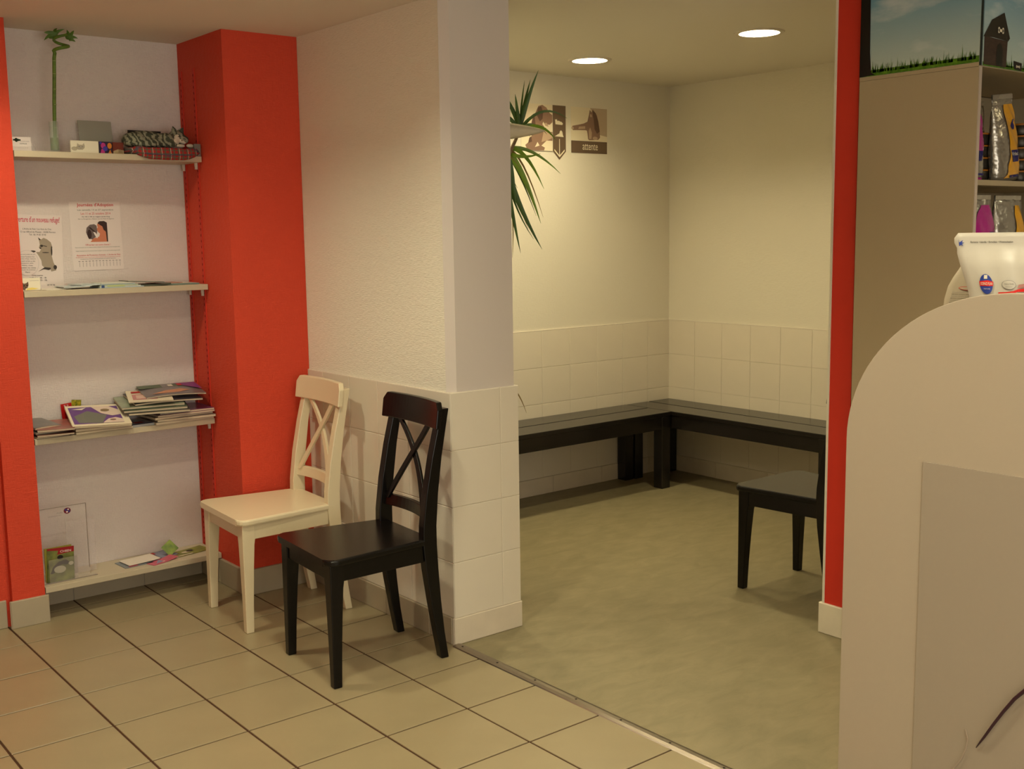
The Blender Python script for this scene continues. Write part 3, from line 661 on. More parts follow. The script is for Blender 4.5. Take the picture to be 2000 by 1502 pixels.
for k in range(5):
    b = obj('booklet', bx(.0015 * k, .180 - .012 * k, .002 * (k % 2), .14, .0042 * k, .0042 * k + .004), (pr('bk_blue', .66, .72, .74), pr('bk_pale', .80, .81, .76), pr('bk_green', .66, .71, .62), pr('bk_blue', .56, .64, .66), pr('bk_pale2', .80, .80, .74))[k], t)
flat('print', [rect(.006, .001, .018, .012)], pr('bk_navy', .22, .30, .48), frame((0, -.0003, 0), (1, 0, 0), (0, 0, 1)), t.children[0]); flat('print', [rect(.03, .004, .10, .012)], pr('bk_lime', .70, .74, .52), frame((0, -.0003, 0), (1, 0, 0), (0, 0, 1)), t.children[0])
leaflet('white-edged dark leaflet overlapping right side of the booklet stack', .565, .236, Z2 + .0215, R_(-4), .15, .14, (.36, .38, .34), .0, group=G2, th=.003, tilt=(0, R_(3)), prints=((rect(.004, .004, .146, .136), (.82, .80, .74)),))
leaflet('thick dark leaflet with green rim left of the rightmost one', .618, .235, Z2, R_(1), .13, .13, (.30, .32, .26), .004, group=G2, th=.007, prints=((rect(.01, .01, .12, .12), (.80, .66, .56)),))
leaflet('white leaflet with blue-green rim at the right end of second shelf', .735, .246, Z2, R_(-3), .14, .12, (.44, .52, .48), .0, group=G2, th=.006, prints=((rect(.006, .006, .134, .114), (.86, .82, .75)),))
leaflet('pink-brown leaflet under the rightmost white one on second shelf', .70, .28, Z2 + .0075, R_(3), .12, .11, (.72, .50, .42), .0, group=G2)

# ---------------------------------------------------------------- magazines on shelf 3
def magazine(label, x, y, z, rz, w_, d_, h_, rgb, group, tilt=(0, 0), prints=(), sag=0, cover=None):
    t = thing('magazine', label, 'magazine', (x, y, z), rz, group); t.rotation_euler = (tilt[0], tilt[1], rz)
    def blk(z0, z1, e, n=8):
        bm = BM(); cols = []
        for i in range(n + 1):
            u = i / n; s = -sag * (2 * u - 1) ** 2
            cols.append([bm.verts.new(p) for p in ((e + (w_ - 2 * e) * u, e, z0 + s), (e + (w_ - 2 * e) * u, d_ - e, z0 + s), (e + (w_ - 2 * e) * u, d_ - e, z1 + s), (e + (w_ - 2 * e) * u, e, z1 + s))])
        for a, b in zip(cols, cols[1:]):
            for k in range(4): bm.faces.new((a[k], b[k], b[(k + 1) % 4], a[(k + 1) % 4]))
        bm.faces.new(cols[0]); bm.faces.new(cols[-1][::-1]); return bm
    cm = cover or mat('cover_%02x%02x%02x' % tuple(int(v * 255) for v in rgb), rgb, .3, .5, var=.5, vscale=18, rgb2=tuple(min(1, v * .55 + .12) for v in rgb))
    obj('pages', blk(.0008, h_ - .0008, .0012), PAGES, t); obj('back_cover', blk(0, .0007, 0), cm, t)
    c_ = obj('cover', blk(h_ - .0008, h_, 0), cm, t)
    for k, (poly, pc) in enumerate(prints):
        flat('print', [poly], pr('mp_%d%d%d' % tuple(int(v * 99) for v in pc), *pc), Matrix.Translation((0, 0, h_ - sag * .15)), c_, .0006 + .0004 * k)
    return t
GL, GR = 'left pile of magazines', 'right pile of magazines'
PUR = (.36, .22, .46)
magazine('grey magazine at the bottom left of the left pile beside orange wall', .150, .205, Z3, R_(4), .13, .19, .008, (.42, .40, .38), GL)
magazine('brown-red magazine second from bottom at the left pile edge', .150, .196, Z3 + .0085, R_(-8), .14, .19, .007, (.45, .22, .16), GL, tilt=(R_(4), 0))
magazine('grey-green magazine third from bottom at left pile edge', .150, .212, Z3 + .0175, R_(6), .13, .18, .007, (.46, .47, .44), GL, tilt=(R_(4), 0))
magazine('red-brown magazine fourth from bottom at the left pile edge', .152, .200, Z3 + .027, R_(-12), .14, .18, .008, (.62, .34, .28), GL, tilt=(R_(4), 0))
magazine('grey curled magazine topmost of the stack against orange wall', .152, .225, Z3 + .0375, R_(10), .11, .17, .008, (.44, .42, .40), GL, tilt=(R_(4), 0), sag=.004)
magazine('tan magazine with yellow spine lowest under the purple cover', .300, .196, Z3, R_(1), .235, .20, .010, (.56, .47, .30), GL, prints=((rect(0, 0, .23, .02), (.7, .64, .2)),))
magazine('food magazine with brown cover in the middle of left pile', .300, .200, Z3 + .0105, R_(-4), .225, .20, .012, (.48, .28, .20), GL)
magazine('red food magazine sticking out left of the purple cover', .285, .205, Z3 + .023, R_(-9), .23, .19, .007, (.55, .30, .18), GL, prints=((rect(.02, .005, .06, .04), (.7, .08, .06)), (ell(.04, .02, .014, .007), (.85, .8, .7))))
t = magazine('white-bordered magazine with purple and grey artwork atop the left pile', .285, .188, Z3 + .030, R_(-9), .232, .215, .008, (.84, .80, .70), GL, tilt=(R_(15), R_(2)), cover=mat('cream_cover', (.86, .81, .70), .35, .5),
    prints=((rect(.010, .018, .205, .194), (.40, .26, .50)), ([(.03, .03), (.12, .02), (.15, .10), (.08, .15), (.02, .10)], (.42, .42, .38)), ([(.10, .194), (.13, .12), (.17, .09), (.205, .10), (.205, .15), (.17, .194)], (.82, .74, .68)),
            ([(.12, .018), (.15, .06), (.18, .07), (.205, .05), (.205, .018)], (.82, .74, .68)), ([(.02, .17), (.08, .185), (.06, .16)], (.84, .80, .74)), (ell(.15, .15, .018, .014), (.50, .42, .30)), (ell(.165, .045, .012, .008), (.50, .38, .34))))
t = thing('red_label', 'small red and yellow card sticking up behind the purple cover', 'card', (.315, .405, Z3 + .012), 0)
q = obj('red_card', bx(0, .045, 0, .0012, .0, .090), pr('label_red', .72, .06, .05), t); q.rotation_euler = (0, R_(-4), 0)
q2 = obj('yellow_card', bx(.030, .070, .0014, .0026, .03, .108), mat('yellow_green_print', (.74, .68, .12), .5, .3, var=.6, vscale=90, rgb2=(.28, .34, .05)), t); q2.rotation_euler = (0, R_(6), 0)
text('52', .012, .075, .020, .010, PAPER, frame((0, -.0004, 0), (1, 0, 0), (0, 0, 1)), q)
leaflet('small folded leaflet with blue edge lying between the two piles', .535, .207, Z3, R_(6), .10, .15, (.60, .60, .60), .0, th=.010, prints=((rect(.0, .0, .1, .02), (.12, .13, .28)), (rect(.03, .03, .07, .07), (.65, .2, .18))))
zz = Z3
for k, (x, y, rz, w_, h_, c_, lb) in enumerate((
    (.632, .196, 2, .265, .011, (.70, .60, .54), 'pale magazine at the very bottom of the right pile'), (.640, .198, -3, .262, .010, (.56, .47, .42), 'grey-brown magazine second from bottom of right pile'),
    (.628, .192, 4, .268, .010, (.60, .52, .42), 'tan magazine third from bottom of right pile'), (.640, .190, 1, .265, .008, (.72, .52, .56), 'pale pink magazine fourth from bottom of right pile'))):
    magazine(lb, x, y, zz, R_(rz), w_ if x + w_ < .898 else .897 - x, .205, h_, c_, GR); zz += h_ + .0006
magazine('violet edged magazine lying on the lower half of right pile', .655, .205, zz, R_(-3), .24, .205, .008, (.50, .22, .42), GR); zz += .0086
G = zz
magazine('dark covered magazine jutting left under the upper right stack', .520, .200, Z3 + .053, R_(-14), .25, .20, .009, (.24, .22, .20), GR, tilt=(R_(7), 0))
magazine('green spined magazine jutting left in the upper right stack', .505, .212, Z3 + .0645, R_(-12), .26, .20, .009, (.30, .36, .26), GR, tilt=(R_(7), 0))
magazine('magazine with white and green back edge in upper right stack', .500, .222, Z3 + .0775, R_(-9), .26, .19, .008, (.60, .64, .52), GR, tilt=(R_(7), 0))
magazine('dark glossy magazine directly under the two topmost covers, bowed', .555, .216, Z3 + .0925, R_(-5), .29, .19, .008, (.22, .20, .24), GR, sag=.004, tilt=(R_(7), 0))
magazine('cream flyer magazine with pink panel atop right pile, left half', .530, .218, Z3 + .1035, R_(-16), .18, .19, .004, (.80, .74, .62), GR, tilt=(R_(7), 0), cover=mat('cream_cover', (.86, .81, .70)), prints=((rect(.02, .03, .12, .12), (.74, .50, .48)), (rect(.035, .045, .105, .105), (.82, .68, .62)), (rect(.02, .14, .16, .17), (.66, .18, .16))))
magazine('glossy magazine with reclining figure cover, topmost of right pile', .610, .228, Z3 + .1175, R_(-7), .255, .185, .006, (.46, .42, .42), GR, sag=.006, tilt=(R_(7), 0),
    prints=((rect(.0, .13, .255, .185), (.34, .38, .30)), ([(.03, .03), (.10, .075), (.17, .09), (.20, .06), (.15, .035), (.08, .03)], (.74, .52, .40)), ([(.16, .185), (.255, .185), (.255, .06), (.22, .10)], (.48, .20, .44)), (rect(.13, .14, .15, .17), (.85, .82, .75)), (rect(.17, .14, .19, .175), (.7, .1, .1))))

# ---------------------------------------------------------------- shelf 4 items
t = thing('brochure_holder', 'clear acrylic brochure holder leaning in the left corner of lowest shelf', 'brochure holder', (.150, .275, Z4), R_(1))
obj('back_plate', bx(0, .195, 0, .003, 0, .305), ACRYL, t); obj('foot', bx(0, .215, -.030, -.001, 0, .003), ACRYL, t); obj('pocket_front', bx(.02, .135, -.036, -.034, .003, .10), ACRYL, t)
obj('plate_edge', bx(0, .195, -.0005, .0035, .3045, .3065), mat('acrylic_edge', (.55, .50, .46), .3, .5), t)
bm = BM(); box(bm, .1935, .1955, -.0005, .0035, .03, .305); box(bm, 0, .215, -.032, -.0305, 0, .0035); obj('plate_edge', bm, D.materials['acrylic_edge'], t)
F = frame((0, -.0006, 0), (1, 0, 0), (0, 0, 1))
flat('logo', [ell(.118, .286, .0145, .0125)], pr('logo_maroon', .42, .10, .18), F, t); flat('logo_blue', [ell(.113, .290, .005, .004), ell(.124, .283, .005, .004)], pr('logo_blue', .22, .22, .50), F, t, .0008); flat('logo_white', [ell(.117, .281, .004, .003), ell(.122, .291, .003, .003)], WHP, F, t, .001)
text('PURE', .077, .279, .022, .005, GREYINK, F, t); text('VETERINARY DIET', .040, .269, .055, .004, GREYINK, F, t)
t = thing('dog_brochures', 'brochures with running dog photo standing in the clear holder', 'brochures', (.165, .252, Z4 + .004), R_(1))
GRS = mat('photo_grass', (.48, .50, .24), .4, .4, var=.5, vscale=22, rgb2=(.20, .22, .10))
b = obj('brochure', bx(0, .108, 0, .006, 0, .140), GRS, t); F = frame((0, 0, 0), (1, 0, 0), (0, 0, 1))
b.rotation_euler = (R_(-3), R_(3), 0)
flat('print_red_band', [[(.040, .112), (.108, .118), (.108, .140), (.0, .140), (0, .132), (.045, .128)]], pr('brochure_red', .55, .08, .10), F, b, .0006)
flat('print_dog', [[(.012, .035), (.022, .062), (.045, .082), (.075, .088), (.088, .078), (.080, .066), (.060, .070), (.040, .060), (.026, .036)], ell(.052, .100, .012, .009)], pr('photo_dog_dark', .12, .09, .07), F, b, .0009)
flat('print_dog_light', [ell(.050, .050, .024, .015), ell(.095, .070, .010, .008)], pr('photo_dog_light', .64, .62, .54), F, b, .0012)
text('CHIEN', .052, .119, .044, .009, WHP, F, b, off=.0014)
obj('brochure', bx(-.003, .106, .0085, .013, 0, .141), pr('brochure_yellow', .52, .50, .18), t)
obj('pocket', bx(.105, .222, .06, .063, 0, .225), mat('frosted_pocket', (.85, .80, .80), .3, .4, alpha=.15), t)
G4 = 'leaflets on the lowest shelf'
leaflet('blank white envelope on blue leaflet, middle of lowest shelf', .505, .262, Z4 + .0055, R_(6), .145, .10, (.88, .84, .78), .002, group=G4)
leaflet('grey-blue leaflet with pink corner under the white envelope', .484, .250, Z4, R_(4), .18, .11, (.48, .50, .52), .0, group=G4, prints=((rect(.02, .002, .06, .02), (.72, .35, .40)),))
leaflet('crumpled pink and blue leaflet at the front of lowest shelf', .594, .210, Z4, R_(18), .13, .055, (.76, .36, .44), .008, group=G4, prints=(([(.02, .01), (.06, .05), (.09, .02)], (.55, .55, .66)), ([(.05, .01), (.10, .04), (.12, .01)], (.86, .78, .74))))
leaflet('pink and blue leaflet behind the white envelope', .648, .290, Z4, R_(8), .09, .11, (.50, .52, .60), .004, group=G4, prints=((rect(.0, .08, .03, .11), (.7, .25, .25)),))
leaflet('green leaflet with puppies photo at right of lowest shelf', .728, .262, Z4, R_(9), .155, .085, (.36, .36, .20), .004, group=G4, rgb2=(.56, .56, .18), prints=((ell(.06, .045, .022, .012), (.80, .74, .62)), (ell(.085, .05, .02, .014), (.2, .14, .11)), (rect(.12, .02, .15, .07), (.42, .1, .08)), (rect(0, 0, .07, .010), (.85, .8, .7))))
o = leaflet('small green leaflet folded upright beside the puppies leaflet', .690, .300, Z4 + .004, R_(15), .065, .055, (.22, .36, .10), .0, group=G4, rgb2=(.55, .62, .20)); o.rotation_euler = (R_(58), R_(-34), R_(5)); o.location = (.700, .300, Z4 + .001); o.scale = (.8, 1, 1)

# ---------------------------------------------------------------- waiting room posters
BROWN = mat('brown_sticker', (.38, .31, .24), .5, .3); CREAM = mat('cream_sticker', (.87, .83, .73), .5, .3)
SEP = pr('sepia_dark', .36, .27, .22); SEP2 = pr('sepia_mid', .52, .41, .34); SEP3 = pr('sepia_light', .70, .60, .50)
def wsheet(name, label, cat, x0, z0, x1, z1, m, y=YB - .0008):
    o = obj(name, bx(0, x1 - x0, 0, z1 - z0, 0, .0012), m); o.matrix_world = frame((x0, y, z0), (1, 0, 0), (0, 0, 1)); tag(o, label, cat); return o, Matrix.Translation((0, 0, .0012))
PALE = mat('pale_poster_ground', (.88, .83, .72), .5, .3)
o, F = wsheet('poster', 'sepia poster of a sitting hound behind the spiky plant', 'poster', 2.955, 2.000, 3.190, 2.262, PALE)
flat('printed_dog', [[(.040, .012), (.075, .0), (.170, .004), (.176, .020), (.150, .030), (.190, .060), (.2345, .060), (.2345, .110), (.205, .110), (.185, .130), (.192, .150), (.215, .150), (.2345, .165), (.2345, .205), (.215, .215), (.190, .245), (.160, .258), (.130, .250), (.110, .215), (.085, .180), (.070, .130), (.078, .080), (.060, .050), (.030, .030)]], SEP2, F, o, .0005)
flat('printed_ear', [[(.125, .240), (.150, .250), (.165, .220), (.160, .180), (.140, .165), (.120, .195)], [(.080, .16), (.10, .20), (.11, .13), (.085, .09)], [(.05, .04), (.08, .05), (.075, .08), (.06, .07)]], SEP, F, o, .0009)
flat('printed_chest', [[(.150, .050), (.190, .060), (.230, .075), (.230, .105), (.200, .108), (.170, .120)], [(.165, .155), (.190, .16), (.205, .14), (.19, .135)]], SEP3, F, o, .0013)
flat('printed_gap', [[(.100, .020), (.120, .050), (.135, .030)], [(.158, .150), (.175, .132), (.215, .128), (.2, .138), (.18, .142), (.165, .165)]], PALE, F, o, .0017)
flat('edge_line', [rect(0, 0, .235, .002)], GREYINK, F, o, .002)
o = obj('arrow_sign', prism(BM(), [(0, .307), (.099, .307), (.099, .047), (.0495, 0), (0, .047)], 0, .0012), BROWN); o.matrix_world = frame((3.193, YB - .0012, 1.955), (1, 0, 0), (0, 0, 1)); tag(o, 'brown banner sign with cream downward arrow and pet silhouettes', 'sign')
F = Matrix.Translation((0, 0, .0012))
flat('arrow', [rect(.047, .022, .052, .118), [(.010, .050), (.010, .060), (.0495, .024), (.089, .060), (.089, .050), (.0495, .014)]], CREAM, F, o)
flat('cat_silhouette', [[(.020, .200), (.072, .198), (.078, .206), (.066, .216), (.058, .216), (.044, .222), (.036, .218), (.030, .230), (.024, .226), (.016, .228), (.018, .214)]], CREAM, F, o)
flat('dog_silhouette', [[(.014, .132), (.082, .130), (.076, .142), (.072, .160), (.062, .168), (.052, .160), (.050, .150), (.030, .140)]], CREAM, F, o)
o, F = wsheet('poster', 'sepia poster of sitting cat with raised paw above brown attente band', 'poster', 3.335, 2.070, 3.623, 2.262, PALE)
flat('grey_corner', [[(.15, .192), (.288, .192), (.288, .03), (.22, .04), (.20, .12)]], pr('sepia_ground', .72, .64, .54), F, o, .0003)
flat('printed_cat', [[(.0, .070), (.013, .058), (.055, .060), (.113, .062), (.124, .060), (.128, .045), (.133, .012), (.141, .005), (.190, .008), (.215, .010), (.230, .023), (.228, .060), (.216, .118), (.206, .150), (.195, .165), (.186, .172), (.172, .186), (.162, .168), (.148, .182), (.140, .150), (.134, .132), (.128, .112), (.100, .100), (.060, .092), (.010, .083)]], SEP2, F, o, .0006)
flat('printed_back', [[(.170, .180), (.195, .165), (.216, .118), (.228, .060), (.205, .045), (.186, .07), (.180, .12), (.172, .15)]], SEP, F, o, .001)
flat('printed_legs', [[(.140, .012), (.160, .014), (.164, .05), (.150, .08), (.138, .06)], [(.150, .14), (.166, .14), (.162, .155), (.148, .156)], [(.055, .066), (.11, .070), (.11, .085), (.06, .080)]], SEP3, F, o, .0012)
flat('printed_paw', [ell(.190, .018, .020, .010), ell(.010, .070, .009, .008)], SEP3, F, o, .0014)
o, F = wsheet('sign', 'brown sign band reading attente below the cat poster', 'sign', 3.335, 1.999, 3.623, 2.069, BROWN)
text('attente', .150, .019, .122, .036, CREAM, F, o, 'CENTER')

# ---------------------------------------------------------------- dracaena behind the pillar
Rv = Vector((.777, -.629, 0)); Dv = Vector((.628, .778, 0)); Up = Vector((0, 0, 1))
t = thing('potted_dracaena', 'tall spiky dragon plant half hidden behind the tiled pillar', 'plant', (1.80, -.38, 0))
def LP(r_, u_, d_=0):      # offsets in the plant's own axes: along the picture wall, up, deeper
    return Rv * r_ + Up * u_ + Dv * d_
POT = mat('terracotta_pot', (.55, .34, .24), .8, .2)
smooth(obj('pot', lathe(BM(), [(.001, 0), (.11, 0), (.15, .24), (.165, .245), (.165, .27), (.145, .27), (.138, .23), (.001, .225)], 28, close=False), POT, t))
obj('soil', lathe(BM(), [(.001, .236), (.138, .236)], 20, close=False), mat('soil', (.18, .12, .08), .95, .1, bump=1, bscale=60, bdist=.01), t)
TRK = mat('dracaena_trunk', (.50, .42, .32), .8, .2, var=.3, vscale=40, stretch=(1, 1, 4))
c1 = Vector((.325, -.06, 1.990)); c2 = Vector((.262, -.02, 1.905))
smooth(obj('trunk', tube(BM(), [(.02, 0, .2), (.02, .0, .8), (.06, .0, 1.3), (.14, -.02, 1.62), (.23, -.05, 1.82), tuple(c1)], [.018, .016, .014, .012, .010, .007], 10), TRK, t))
smooth(obj('trunk', tube(BM(), [(-.03, .02, .2), (-.04, .02, .8), (.00, .02, 1.2), (.08, .01, 1.5), (.18, 0, 1.72), tuple(c2)], [.016, .015, .013, .011, .009, .007], 10), TRK, t))
G1 = mat('dracaena_leaf', (.22, .34, .10), .42, .45, var=.3, vscale=12); G2_ = mat('dracaena_leaf_light', (.42, .55, .14), .42, .45, var=.25, vscale=12); DRY = mat('dry_leaf', (.55, .45, .28), .7, .2)
k_ = .00234
def lf(base, tip, ctrl, wd, m=G1, d=0.0):
    b = base; leaf('leaf', b, b + LP(ctrl[0] * k_, ctrl[1] * k_, d * .5), b + LP(tip[0] * k_, tip[1] * k_, d), wd, m, t, n=9)
# upper crown: tips in units of one small step right / up from the crown
for tip, ctrl, wd, m, d in (((37, 112), (14, 60), .016, G1, 0), ((22, 98), (8, 50), .013, G1, .05), ((11, 98), (3, 50), .008, G1, .08), ((-8, 66), (-4, 35), .015, G1, -.05), ((-40, 80), (-12, 50), .016, G1, .0),
                            ((92, 24), (40, 60), .011, G1, .05), ((34, 26), (18, 26), .013, G1, -.08), ((26, 8), (14, 12), .012, G1, -.1), ((68, -20), (40, 22), .014, G2_, -.05), ((-50, 30), (-25, 40), .015, G1, 0), ((-60, -20), (-30, 25), .015, G1, 0),
                            ((20, -8), (12, 6), .007, G1, .1), ((-30, -60), (-30, 5), .015, G1, .05), ((54, -2), (30, 28), .008, G1, .15)):
    lf(c1, tip, ctrl, wd, m, d)
# second crown hanging lower: long drooping leaves
q2 = c2
for tip, ctrl, wd, m, d in (((22, -105), (14, -10), .025, G1, 0), ((70, -140), (30, -10), .024, G2_, 0), ((76, -75), (36, 20), .017, G2_, -.05), ((110, -45), (45, 20), .014, G2_, .05), ((70, -10), (30, -22), .014, G2_, -.08),
                            ((72, -190), (8, -75), .025, G1, .0), ((30, -196), (4, -70), .021, G1, -.04), ((56, -170), (4, -90), .009, G1, .05), ((62, -125), (24, -20), .008, G1, .08), ((76, -128), (30, 20), .008, DRY, .1),
                            ((14, -205), (22, -110), .006, DRY, 0), ((46, -150), (10, -60), .007, DRY, .06), ((26, -72), (6, -40), .006, G1, .02), ((-30, -110), (-30, 10), .022, G1, 0), ((-60, -60), (-40, 30), .022, G1, 0), ((-55, -130), (-35, -20), .02, G1, .05),
                            ((6, -90), (4, -20), .018, G1, .03), ((-10, -150), (-8, -40), .02, G1, .0), ((32, -35), (22, -18), .005, DRY, 0)):
    lf(q2, tip, ctrl, wd, m, d)
leaf('leaf', (.16, -.13, .86), (.20, -.165, .87), (.236, -.19, .733), .006, DRY, t)   # lone dry leaf low beside the pillar
leaf('leaf', (.0, .0, 1.2), (.05, -.06, .95), (.17, -.135, .86), .006, DRY, t)
# pale paper cone resting in the crown
bm = BM(); cen = Vector((1.80, -.38, 1.950)) + LP(.235, 0, -.11); prev = None
for i in range(11):
    u = i / 10; r_ = -.075 + .235 * u; hh = .090 * (1 - u) ** .7 + .003; zc = .024 - .030 * u * 0 - .028 * (1 - u) * .3
    row = []
    for j in range(7):
        a = (j / 6 - .5); row.append(bm.verts.new(cen + LP(r_, zc - .010 * u + a * hh * 1.0, -.035 * math.cos(a * PI) * (1 - u * .6))))
    if prev:
        for j in range(6): bm.faces.new((prev[j], prev[j + 1], row[j + 1], row[j]))
    prev = row
o = smooth(obj('paper_cone', bm, mat('pale_grey_paper', (.80, .76, .68), .7, .2, var=.1, vscale=20))); s_ = o.modifiers.new('solid', 'SOLIDIFY'); s_.thickness = .0015
tag(o, 'pale grey pointed paper resting in the dragon plant leaves', 'paper')

# ---------------------------------------------------------------- food cabinet
CX0, CX1, CY0, CY1 = 2.362, 3.40, -2.470, -2.030
CAB = mat('beige_cabinet_panel', (.66, .60, .48), .55, .3, var=.03, vscale=2)
CABI = mat('cabinet_inside', (.62, .56, .45), .6, .25)
t = thing('display_cabinet', 'tall beige open-front cabinet of pet food beside the red divider wall', 'cabinet', (0, 0, 0))
bevmod(obj('side_panel', bx(CX0, CX0 + .018, CY0, CY1, 0, 2.043), CAB, t), .001)
obj('edge_strip', bx(CX0 + .001, CX0 + .017, CY0 - .0025, CY0 - .0005, 0, 2.043), mat('pale_edge_strip', (.72, .66, .60), .5, .3), t)
obj('side_panel', bx(CX1 - .018, CX1, CY0, CY1, 0, 2.043), CAB, t); obj('back_panel', bx(CX0 + .019, CX1 - .019, CY1 - .012, CY1, 0, 2.04), CABI, t)
for z in (.10, .50, .92, 1.335, 1.668):
    s_ = bevmod(obj('shelf', bx(CX0 + .019, CX1 - .019, CY0 + .004, CY1 - .013, z, z + .018), CABI, t), .001)
obj('top_panel', bx(CX0, CX1, CY0, CY1, 2.0435, 2.0565), CAB, t)
# printed landscape fascia above
def sky():
    m = D.materials.new('printed_sky'); m.use_nodes = True; nt = m.node_tree; b = nt.nodes['Principled BSDF']; b.inputs['Roughness'].default_value = .45
    tc = nt.nodes.new('ShaderNodeTexCoord'); sp = nt.nodes.new('ShaderNodeSeparateXYZ'); nt.links.new(tc.outputs['Object'], sp.inputs[0])
    mr = nt.nodes.new('ShaderNodeMapRange'); mr.inputs[1].default_value = 2.06; mr.inputs[2].default_value = 2.36; nt.links.new(sp.outputs[2], mr.inputs[0])
    cr = nt.nodes.new('ShaderNodeValToRGB'); cr.color_ramp.elements[0].color = (*lin((.72, .78, .74)), 1); cr.color_ramp.elements[1].color = (*lin((.27, .52, .64)), 1); nt.links.new(mr.outputs[0], cr.inputs[0])
    mp = nt.nodes.new('ShaderNodeMapping'); mp.inputs['Scale'].default_value = (2, 2, 6); no = nt.nodes.new('ShaderNodeTexNoise'); no.inputs['Scale'].default_value = 2.2; no.inputs['Detail'].default_value = 6
    nt.links.new(tc.outputs['Object'], mp.inputs[0]); nt.links.new(mp.outputs[0], no.inputs[0])
    c2_ = nt.nodes.new('ShaderNodeValToRGB'); c2_.color_ramp.elements[0].position = .55; c2_.color_ramp.elements[1].position = .85; nt.links.new(no.outputs[0], c2_.inputs[0])
    mx = nt.nodes.new('ShaderNodeMix'); mx.data_type = 'RGBA'; nt.links.new(c2_.outputs[0], mx.inputs[0]); nt.links.new(cr.outputs[0], mx.inputs[6]); mx.inputs[7].default_value = (*lin((.84, .86, .84)), 1)
    nt.links.new(mx.outputs[2], b.inputs['Base Color']); return m
SKY = sky()
t = thing('printed_fascia', 'printed fascia of sky, grass and doghouse on top of the beige cabinet', 'sign', (0, 0, 0))
sd = obj('side_board', bx(CX0, CX0 + .010, CY0 - .001, CY1, 2.057, H1 - .002), SKY, t)
fr = obj('front_board', bx(CX0 + .0105, CX1, CY0 - .006, CY0 - .003, 2.046, H1 - .002), SKY, t)
obj('corner_seam', bx(CX0 - .001, CX0 + .004, CY0 - .007, CY0 - .0015, 2.046, H1 - .002), pr('dark_seam', .15, .19, .18), t)
GRN = mat('printed_grass', (.36, .54, .10), .5, .3, var=.4, vscale=60, rgb2=(.18, .34, .05)); DKB = pr('printed_bark', .07, .055, .04)
def grass(F, L, n, hb, parent):
    ps = [rect(0, 0, L, hb)]
    for k in range(n):
        x = random.uniform(.002, L - .006); w_ = random.uniform(.002, .005); h_ = hb + random.uniform(.004, .022) * (1 + (random.random() > .9)); s_ = random.uniform(-.008, .008)
        ps.append([(max(0, x - w_ / 2), hb * .5), (x + w_ / 2, hb * .5), (min(L, max(0, x + s_)), h_)])
    q = flat('grass_print', ps, GRN, F, parent, .0005); q['kind'] = 'stuff'
Fs = frame((CX0, CY1, 2.057), (0, -1, 0), (0, 0, 1)); Ff = frame((CX0 + .0105, CY0 - .006, 2.046), (1, 0, 0), (0, 0, 1))
grass(Fs, CY1 - CY0, 170, .020, sd); grass(Ff, 1.0, 330, .012, fr)
flat('tree_trunk_print', [[(0, .0), (.062, .003), (.046, .012), (.040, .08), (.036, .32), (0, .32)]], DKB, Fs, sd, .001)
HB = mat('printed_brick', (.22, .16, .13), .5, .3, var=.3, vscale=60, stretch=(1, 1, 4))
flat('doghouse_print', [[(.004, .004), (.148, .004), (.152, .088), (.004, .092)]], HB, Ff, fr, .0009)
flat('doghouse_roof_print', [[(-.002, .090), (.046, .146), (.124, .176), (.166, .098), (.152, .086), (.118, .140), (.060, .092)], [(.06, .092), (.118, .142), (.150, .088)]], pr('printed_roof', .14, .12, .09), Ff, fr, .0012)
flat('doghouse_door_print', [[(.082, .006), (.122, .006), (.122, .060), (.112, .074), (.100, .078), (.088, .070), (.082, .056)]], pr('printed_door', .08, .09, .07), Ff, fr, .0015)
flat('bone_print', [ell(.092, .114, .006, .006, 10), ell(.092, .122, .006, .006, 10), ell(.118, .114, .006, .006, 10), ell(.118, .122, .006, .006, 10), rect(.09, .113, .12, .122)], CREAM, Ff, fr, .0018)
flat('bowl_print', [[(.200, .004), (.250, .0), (.252, .026), (.196, .030)]], pr('printed_bowl', .12, .10, .09), Ff, fr, .0012); flat('bowl_bone_print', [rect(.216, .010, .236, .016), ell(.216, .013, .004, .005, 8), ell(.236, .013, .004, .005, 8)], CREAM, Ff, fr, .0018)

